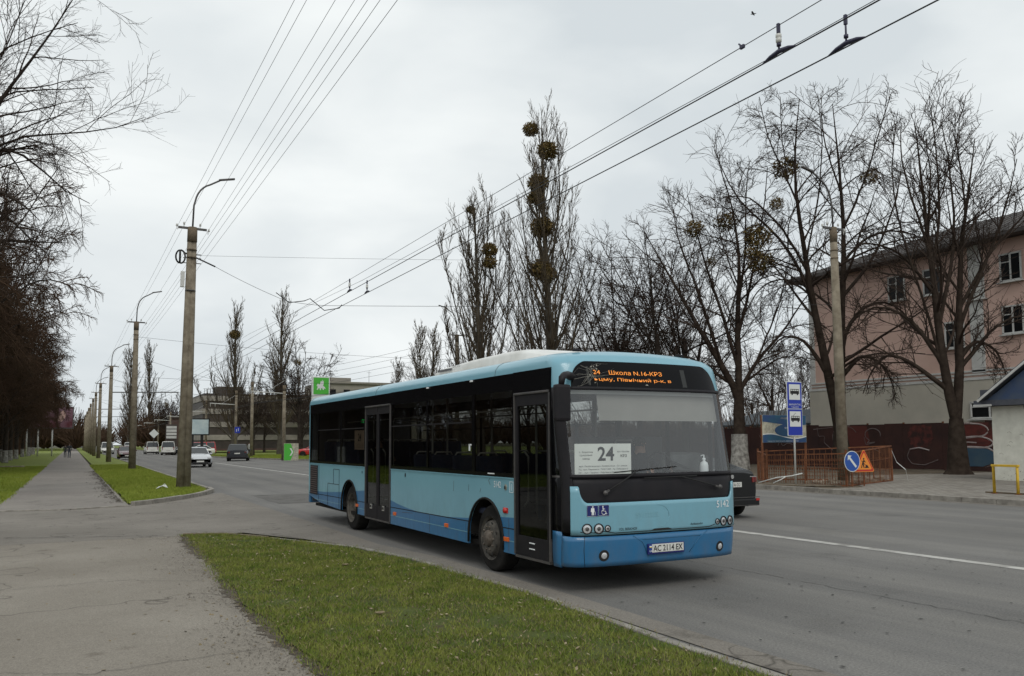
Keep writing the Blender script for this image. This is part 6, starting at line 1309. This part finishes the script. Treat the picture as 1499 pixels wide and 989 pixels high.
mb = MB(); mb.box((0, 0, .8), (1.35, .06, 1.6)); mb.build('board', 'cream', asn); mb = MB(); mb.poly([(-.66, -.034, .03), (-.05, -.034, .03), (.25, -.034, .8), (-.05, -.034, 1.57), (-.66, -.034, 1.57)], (0, -.004, 0)); mb.build('green_field', 'green_sign', asn)
mb = MB(); mb.poly([(-.15, -.04, 1.15), (.0, -.04, 1.15), (.2, -.04, .8), (.0, -.04, .45), (-.15, -.04, .45), (.05, -.04, .8)], (0, -.004, 0)); mb.build('chevron', 'sign_white', asn)
bb = thing('billboard', 'large purple and red billboard on posts over the far end of the left lawn', 'billboard', (-3.2, 139, 0))
mb = MB(); mb.box((0, 0, 5.6), (6.6, .3, 3.2)); b_ = mb.build('frame', 'steel', bb)
mb = MB(); mb.box((0, -.18, 5.65), (6.3, .04, 2.95)); mb.build('poster', mat('poster', (.09, .012, .02), .5, (.20, .11, .15), .35, ramp=(.4, .6)), b_)
mb = MB(); mb.poly([(1.2, -.22, 5.2), (1.7, -.22, 5.0), (2.1, -.22, 5.4), (2.3, -.22, 6.1), (1.9, -.22, 6.7), (1.5, -.22, 6.3)], (0, -.01, 0)); mb.build('poster_shape', mat('poster_pink', (.5, .32, .28), .5), b_)
for x in (-2.6, -1.2, .6): mb = MB(); mb.tube([(x, .1, 0), (x, .1, 4.)], .1, 8); mb.build('post', 'porcelain', bb)
bs = thing('poster_stand', 'pale blue advertising screen on dark legs behind the silver car', 'billboard', (14.3, 116, 0))
mb = MB(); mb.box((0, 0, 3.9), (3.2, .3, 2.2)); mb.build('frame', 'ink', bs); mb = MB(); mb.box((0, -.17, 3.9), (2.9, .03, 1.9)); mb.build('poster', mat('poster_blue', (.55, .62, .62), .5, (.36, .46, .5), .8), bs)
for x in (-.5, .7): mb = MB(); mb.box((x, 0, 1.4), (.35, .2, 2.8)); mb.build('leg', 'ink', bs)
pr = thing('price_board', 'white striped price board standing behind the right white van', 'sign', (13.9, 143, 0))
for k in range(4): mb = MB(); mb.box((0, 0, 2.75 + k * .52), (1.5, .15, .4)); mb.build('price_row', 'trim_white', pr)
mb = MB(); mb.box((0, .1, 2.4), (1.7, .1, 4.8)); mb.build('frame', 'office_dark', pr)
ds_ = thing('diamond_sign', 'white diamond road sign above the left white van', 'road sign', (11.9, 150, 0))
mb = MB(); mb.poly([(-.75, 0, 3.4), (0, 0, 2.65), (.75, 0, 3.4), (0, 0, 4.15)], (0, -.03, 0)); mb.build('plate', 'sign_white', ds_); mb = MB(); mb.tube([(0, .05, 0), (0, .05, 3.9)], .04, 6); mb.build('post', 'steel', ds_)
bsn = thing('blue_road_sign', 'small blue road sign on a pole right of the pale advertising screen', 'road sign', (18.1, 108, 0))
mb = MB(); mb.poly([(-.32, 0, 3.0), (.32, 0, 3.0), (.32, 0, 3.75), (-.32, 0, 3.75)], (0, -.03, 0)); mb.build('plate', 'sign_blue', bsn); mb = MB(); mb.bar((-.12, -.05, 3.15), (-.12, -.05, 3.5), .06, .03); mb.bar((.1, -.05, 3.25), (.1, -.05, 3.6), .06, .03); mb.build('arrow', 'sign_white', bsn); mb = MB(); mb.tube([(0, .05, 0), (0, .05, 3.9)], .04, 6); mb.build('post', 'steel', bsn)
# ------------------------------------------------------------------ cars (local: nose towards +y, origin at the rear centre)
def car(name, label, loc, rz, pt, L_=4.5, W_=1.78, H=1.46, gh=None, top=None, van=False, group=None, plate='', cat='car'):
    root = thing(name, label, cat, loc, rz, group); hw = W_ / 2
    top = top or [(0, .92), (.25, 1.0), (.9, 1.0), (3.1, .98), (4.0, .84), (4.4, .70), (L_, .55)]
    gh = gh or [(.35, .98), (1.15, H), (2.35, H), (3.2, .97)]
    ys = sorted({round(v, 3) for v in [0, .04, .12, .3, .6, 1., 1.6, 2.2, 2.8, 3.3, 3.8, 4.1, L_ - .25, L_ - .08, L_] if v <= L_})
    rows = []
    for y in ys:
        e = min(y, L_ - y); k = 1 - .20 * max(0, 1 - e / .42) ** 1.8; zt = bool_interp(y, [a for a, b in top], [b for a, b in top]); zb = .20 + .12 * max(0, 1 - e / .5); w_ = hw * k
        half = [(0, zb), (w_ * .84, zb), (w_ * .97, zb + .10), (w_, zb + .28), (w_, zt - .22), (w_ * .97, zt - .08), (w_ * .88, zt), (w_ * .5, zt + .035), (0, zt + .045)]
        rows.append([(x, y, z) for x, z in half] + [(-x, y, z) for x, z in half[-2:0:-1]] + [(0, y, zb)])
    mb = MB(); mb.grid(rows); mb.poly(rows[0][:-1]); mb.poly(rows[-1][:-1][::-1]); body = mb.build('body', pt, root, weld=True); 
    try: body.data.set_sharp_from_angle(angle=math.radians(38))
    except Exception: pass
    (y0, z0), (y1, z1), (y2, z2), (y3, z3) = gh; tw = hw * .78; bw_ = hw * .93
    def sect(y, z, w_, zt=None): return [(-w_, y, z), (w_, y, z)]
    # cabin: roof + pillars in paint, glass sheets set proud
    mb = MB(); k0 = [(-bw_, y0, z0 - .03), (bw_, y0, z0 - .03), (bw_, y3, z3 - .03), (-bw_, y3, z3 - .03)]; k1 = [(-tw, y1, z1 - .03), (tw, y1, z1 - .03), (tw, y2, z2 - .03), (-tw, y2, z2 - .03)]
    k2 = [(-tw * .8, y1 + .1, z1 + .015), (tw * .8, y1 + .1, z1 + .015), (tw * .8, y2 - .1, z2 + .015), (-tw * .8, y2 - .1, z2 + .015)]
    for a_, b_ in ((k0, k1), (k1, k2)):
        for i in range(4): mb.poly([a_[i], a_[(i + 1) % 4], b_[(i + 1) % 4], b_[i]])
    mb.poly(k2); mb.build('cabin', pt, root, weld=True)
    def quad(a_, b_, c_, d_, name, m='car_glass', ins=.07, off=.006):
        a_, b_, c_, d_ = map(V, (a_, b_, c_, d_)); cn = (a_ + b_ + c_ + d_) / 4; n_ = (b_ - a_).cross(d_ - a_).normalized(); n_ = n_ if n_.dot(cn - V((0, L_ / 2, .9))) > 0 else -n_
        q = [p + (cn - p).normalized() * ins + n_ * off for p in (a_, b_, c_, d_)]; mb = MB(); mb.poly(q, n_ * .004); return mb.build(name, m, root)
    quad(k0[0], k0[1], k1[1], k1[0], 'rear_window'); quad(k0[2], k0[3], k1[3], k1[2], 'windshield')
    for s in (1, -1):
        mid = (y1 + y2) / 2 if not van else y1 + (y2 - y1) * .35; mz = (z0 + z3) / 2 - .03
        quad((s * bw_, y0 + .12, z0 - .01), (s * bw_, mid - .03, mz + .02), (s * tw, mid - .03, z1 - .03), (s * tw, y1 + .03, z1 - .03), 'side_window', ins=.05); quad((s * bw_, mid + .03, mz + .02), (s * bw_, y3 - .1, z3 - .01), (s * tw, y2 - .03, z2 - .03), (s * tw, mid + .03, z2 - .03), 'side_window', ins=.05)
        mb = MB(); mb.box((s * (hw + .07), y3 - .25, z3 + .02), (.16, .10, .12), bev=.02); mb.build('mirror', pt, root)
        mb = MB(); mb.box((s * hw * .76, .035, .86 if not van else 1.0), (.17 if not van else .14, .07, .13 if not van else .5), Matrix.Rotation(s * .25, 3, 'Z'), .015); mb.build('tail_light', 'lamp_red', root)
        mb = MB(); mb.box((s * hw * .74, L_ - .04, .66), (.34, .09, .13), Matrix.Rotation(-s * .35, 3, 'Z'), .02); mb.build('headlight', 'lens_glass', root)
        for y in (.80, L_ - .86):
            mb = MB(); mb.lathe([(.20, .005 * s), (.29, 0), (.315, -.02 * s), (.315, -.19 * s), (.1, -.2 * s)], (s * (hw - .015), y, .315), 'X', 24); w_ = mb.build('wheel', 'rubber', root)
            mb = MB(); mb.lathe([(.20, .004 * s), (.17, -.01 * s), (.06, -.012 * s), (.0005, .0)], (s * (hw - .012), y, .315), 'X', 14); mb.build('rim', 'rim', w_)
            mb = MB(); mb.poly([(s * (hw + .002), y + .37 * math.cos(a), .315 + .37 * math.sin(a)) for a in np.linspace(-.25, PI + .25, 17)], (s * -.02, 0, 0)); mb.build('wheel_arch', 'rubber', root)
    mb = MB(); mb.box((0, -.01, .36), (W_ * .86, .10, .16), bev=.03); mb.build('rear_bumper', 'black_satin' if pt != 'car_black' else pt, root)
    mb = MB(); mb.box((0, L_ - .02, .34), (W_ * .6, .06, .16), bev=.02); mb.box((0, L_ - .0, .57), (W_ * .45, .05, .07), bev=.01); mb.build('grille', 'ink', root)
    for y, z in ((-.035, .76), (L_ + .02, .44)):
        mb = MB(); mb.box((0, y, z), (.5, .015, .11)); p_ = mb.build('license_plate', 'plate_white', root)
        if plate and y < 0: text(plate, 'plate_text', 'ink', p_, (0, y - .009, z - .035), (1, 0, 0), (0, 0, 1), height=.07, width=.42)
    return root
bc = car('black_hatchback', 'shiny black liftback car partly hidden behind the right edge of the bus', (13.02, 14.35, 0), 0, 'car_black', 4.7, 1.76, 1.46, gh=[(.22, 1.06), (1.75, 1.44), (2.9, 1.44), (3.7, 1.0)], top=[(0, .98), (.06, 1.04), (.25, 1.06), (1.2, 1.04), (3.5, 1.0), (4.3, .82), (4.7, .6)], plate='АС 2636 СО')
mb = MB(); mb.disc((.0, -.012, .935), .045, (0, -1, 0), 18, thick=.012); mb.build('emblem', 'chrome', bc)
mb = MB(); mb.box((.62, -.006, .93), (.18, .008, .018)); mb.build('badge', 'chrome', bc); mb = MB(); mb.box((0, -.07, .475), (1.5, .02, .012)); mb.box((0, -.07, .30), (1.4, .02, .010)); mb.build('chrome_strip', 'steel', bc)
mb = MB(); mb.box((.70, -.055, .42), (.1, .02, .05)); mb.build('reflector', 'red_lens', bc)
car('silver_sedan', 'silver sedan coming towards the camera just right of the nearest pole', (8.25, 69.0, 0), PI, 'car_silver', 4.6, 1.78, 1.46)
car('black_crossover', 'black crossover car driving away beside the far kerb', (14.2, 84.6, 0), -.22, 'car_suv', 4.7, 2.0, 1.75, gh=[(.15, 1.08), (.55, 1.64), (2.5, 1.64), (3.3, 1.05)], top=[(0, 1.02), (.2, 1.08), (3.2, 1.05), (4.1, .95), (4.4, .8), (4.6, .6)])
car('maroon_sedan', 'dark maroon sedan driving this way between the second and nearest poles', (5.4, 105.6, 0), PI, 'car_maroon', 4.6, 1.76, 1.46)
vg = [(.06, 1.15), (.22, 2.05), (4.0, 2.02), (4.75, 1.15)]; vt = [(0, 1.15), (4.6, 1.12), (5.1, .9), (5.3, .65)]
car('white_minibus', 'cream-white minibus seen from behind, left of the nearest pole', (12.9, 137, 0), -.12, 'car_white', 5.3, 2.1, 2.1, gh=vg, top=vt, van=True, group='vans far down the road', cat='minibus')
car('white_van', 'white van with a dark rear window left of the cream minibus', (11.75, 150, 0), 0, 'car_white', 5.3, 2.1, 2.1, gh=vg, top=vt, van=True, group='vans far down the road', cat='van')
car('white_van', 'small distant white van left of the two larger ones', (10.2, 185, 0), 0, 'car_white', 5.3, 2.1, 2.1, gh=vg, top=vt, van=True, group='vans far down the road', cat='van')
car('white_van', 'white van coming this way far off, between the third and second poles', (5.4, 165, 0), PI, 'car_white', 5.3, 2.1, 2.1, gh=vg, top=vt, van=True, group='vans far down the road', cat='van')
car('white_car', 'distant white car driving away, left of the maroon sedan', (8.9, 160, 0), 0, 'car_white', 4.4, 1.8, 1.5, group='cars far down the road')
car('pale_car', 'distant pale car coming this way behind the third pole', (5.6, 200, 0), PI, 'car_silver', 4.4, 1.8, 1.5, group='cars far down the road')
car('white_car', 'white car parked in front of the red van by the office block', (18.4, 128, 0), 1.45, 'car_white', 4.4, 1.8, 1.5, group='cars parked beyond the island')
car('red_van', 'red van parked behind the white car by the office block', (19.4, 134, 0), 1.45, 'car_red', 4.9, 1.9, 2.0, gh=[(.06, 1.1), (.2, 1.95), (3.6, 1.9), (4.3, 1.1)], top=[(0, 1.1), (4.2, 1.08), (4.6, .9), (4.9, .65)], van=True, group='cars parked beyond the island', cat='van')
car('red_car', 'red car half hidden behind the tail of the bus', (27.9, 100, .1), 1.2, 'car_red', 4.3, 1.75, 1.45, group='cars parked beyond the island')
car('dark_car', 'dark car parked left of the red van, under the advertising screen', (17.2, 139, 0), 1.4, 'car_suv', 4.3, 1.75, 1.45, group='cars parked beyond the island')
# ------------------------------------------------------------------ small things
bd = thing('bird', 'small dark bird flying high in the upper right sky', 'bird', (19.58, 20.0, 15.83), .6)
mb = MB(); mb.tube([(0, -.16, 0), (0, -.06, 0), (0, .06, .01), (0, .12, .02), (0, .16, .015)], [.008, .03, .035, .02, .004], 8)
for s in (1, -1): mb.poly([(s * .02, .06, .01), (s * .16, .09, .06), (s * .30, .0, .03), (s * .15, -.02, .04), (s * .02, -.04, .01)], (0, 0, .006))
bo = mb.build('body', 'ink', bd); bd.scale = (.6, .6, .6)
lg = MB(); lg.tube([(-6.5, 72.8, .09), (-3.1, 72.4, .09)], .07, 7); tag(lg.build('beam', 'concrete'), 'pale concrete beam lying in the grass left of the path', 'beam')
lt = MB(); lt.poly([(2.75, 33.2, .1), (2.95, 33.15, .2), (3.15, 33.25, .12), (3.1, 33.45, .22), (2.85, 33.5, .14)], (0, 0, .02)); lt.poly([(2.9, 33.2, .16), (3.05, 33.3, .28), (2.95, 33.45, .16)], (.02, 0, 0)); tag(lt.build('crumpled_bag', 'sign_white'), 'crumpled white bag lying in the grass left of the nearest pole', 'litter')
for i, (x, y, s) in enumerate(((2.75, 8.1, .05), (3.4, 11.5, .045), (2.3, 10.6, .04))):
    a = MB(); n = 8; a.poly([(x + s * (1 + .3 * (k % 2)) * math.cos(k * PI / 4), y + s * .7 * (1 + .3 * (k % 3)) * math.sin(k * PI / 4), .055 + .008 * (k % 2)) for k in range(n)], (0, 0, .004)); tag(a.build('fallen_leaf', 'dry'), ['dry leaf in the middle of the grass patch', 'small dry leaf near the kerb side of the grass patch', 'small dry leaf near the pavement side of the grass patch'][i], 'leaf')
# leaf litter and twigs on the forecourt
gl = np.random.default_rng(8); n = 420; x = gl.uniform(-3.5, 1.7, n) ; x = np.where(gl.uniform(0, 1, n) < .6, 1.7 - np.abs(gl.normal(0, .5, n)), x); y = gl.uniform(3, 17, n); a = gl.uniform(0, 6.28, n); s = gl.uniform(.006, .03, n)
pz = np.full(n, .013); c_ = np.stack([x, y, pz], 1); d1_ = np.stack([np.cos(a), np.sin(a), gl.uniform(-.1, .4, n)], 1) * s[:, None]; d2_ = np.stack([-np.sin(a), np.cos(a), np.zeros(n)], 1) * s[:, None] * .5
me = np_mesh('leaf_litter', np.stack([c_ - d1_, c_ + d2_, c_ + d1_, c_ - d2_], 1).reshape(-1, 3), np.arange(4 * n).reshape(-1, 4), False); me.materials.append(M['dry']); tag(link('leaf_litter', me), 'scattered leaf bits and twigs on the grey forecourt', kind='stuff')
n = 160; x = gl.uniform(5.2, 12, n); y = gl.uniform(2, 9, n); a = gl.uniform(0, 6.28, n); s = gl.uniform(.008, .03, n); c_ = np.stack([x, y, np.full(n, .012)], 1); d1_ = np.stack([np.cos(a), np.sin(a), 0 * a], 1) * s[:, None]; d2_ = np.stack([-np.sin(a), np.cos(a), 0 * a], 1) * s[:, None] * .6
me = np_mesh('road_spots', np.stack([c_ - d1_, c_ + d2_, c_ + d1_, c_ - d2_], 1).reshape(-1, 3), np.arange(4 * n).reshape(-1, 4), False); me.materials.append(M['rubber']); tag(link('road_spots', me), 'dark specks of debris on the road before the bus', kind='stuff')
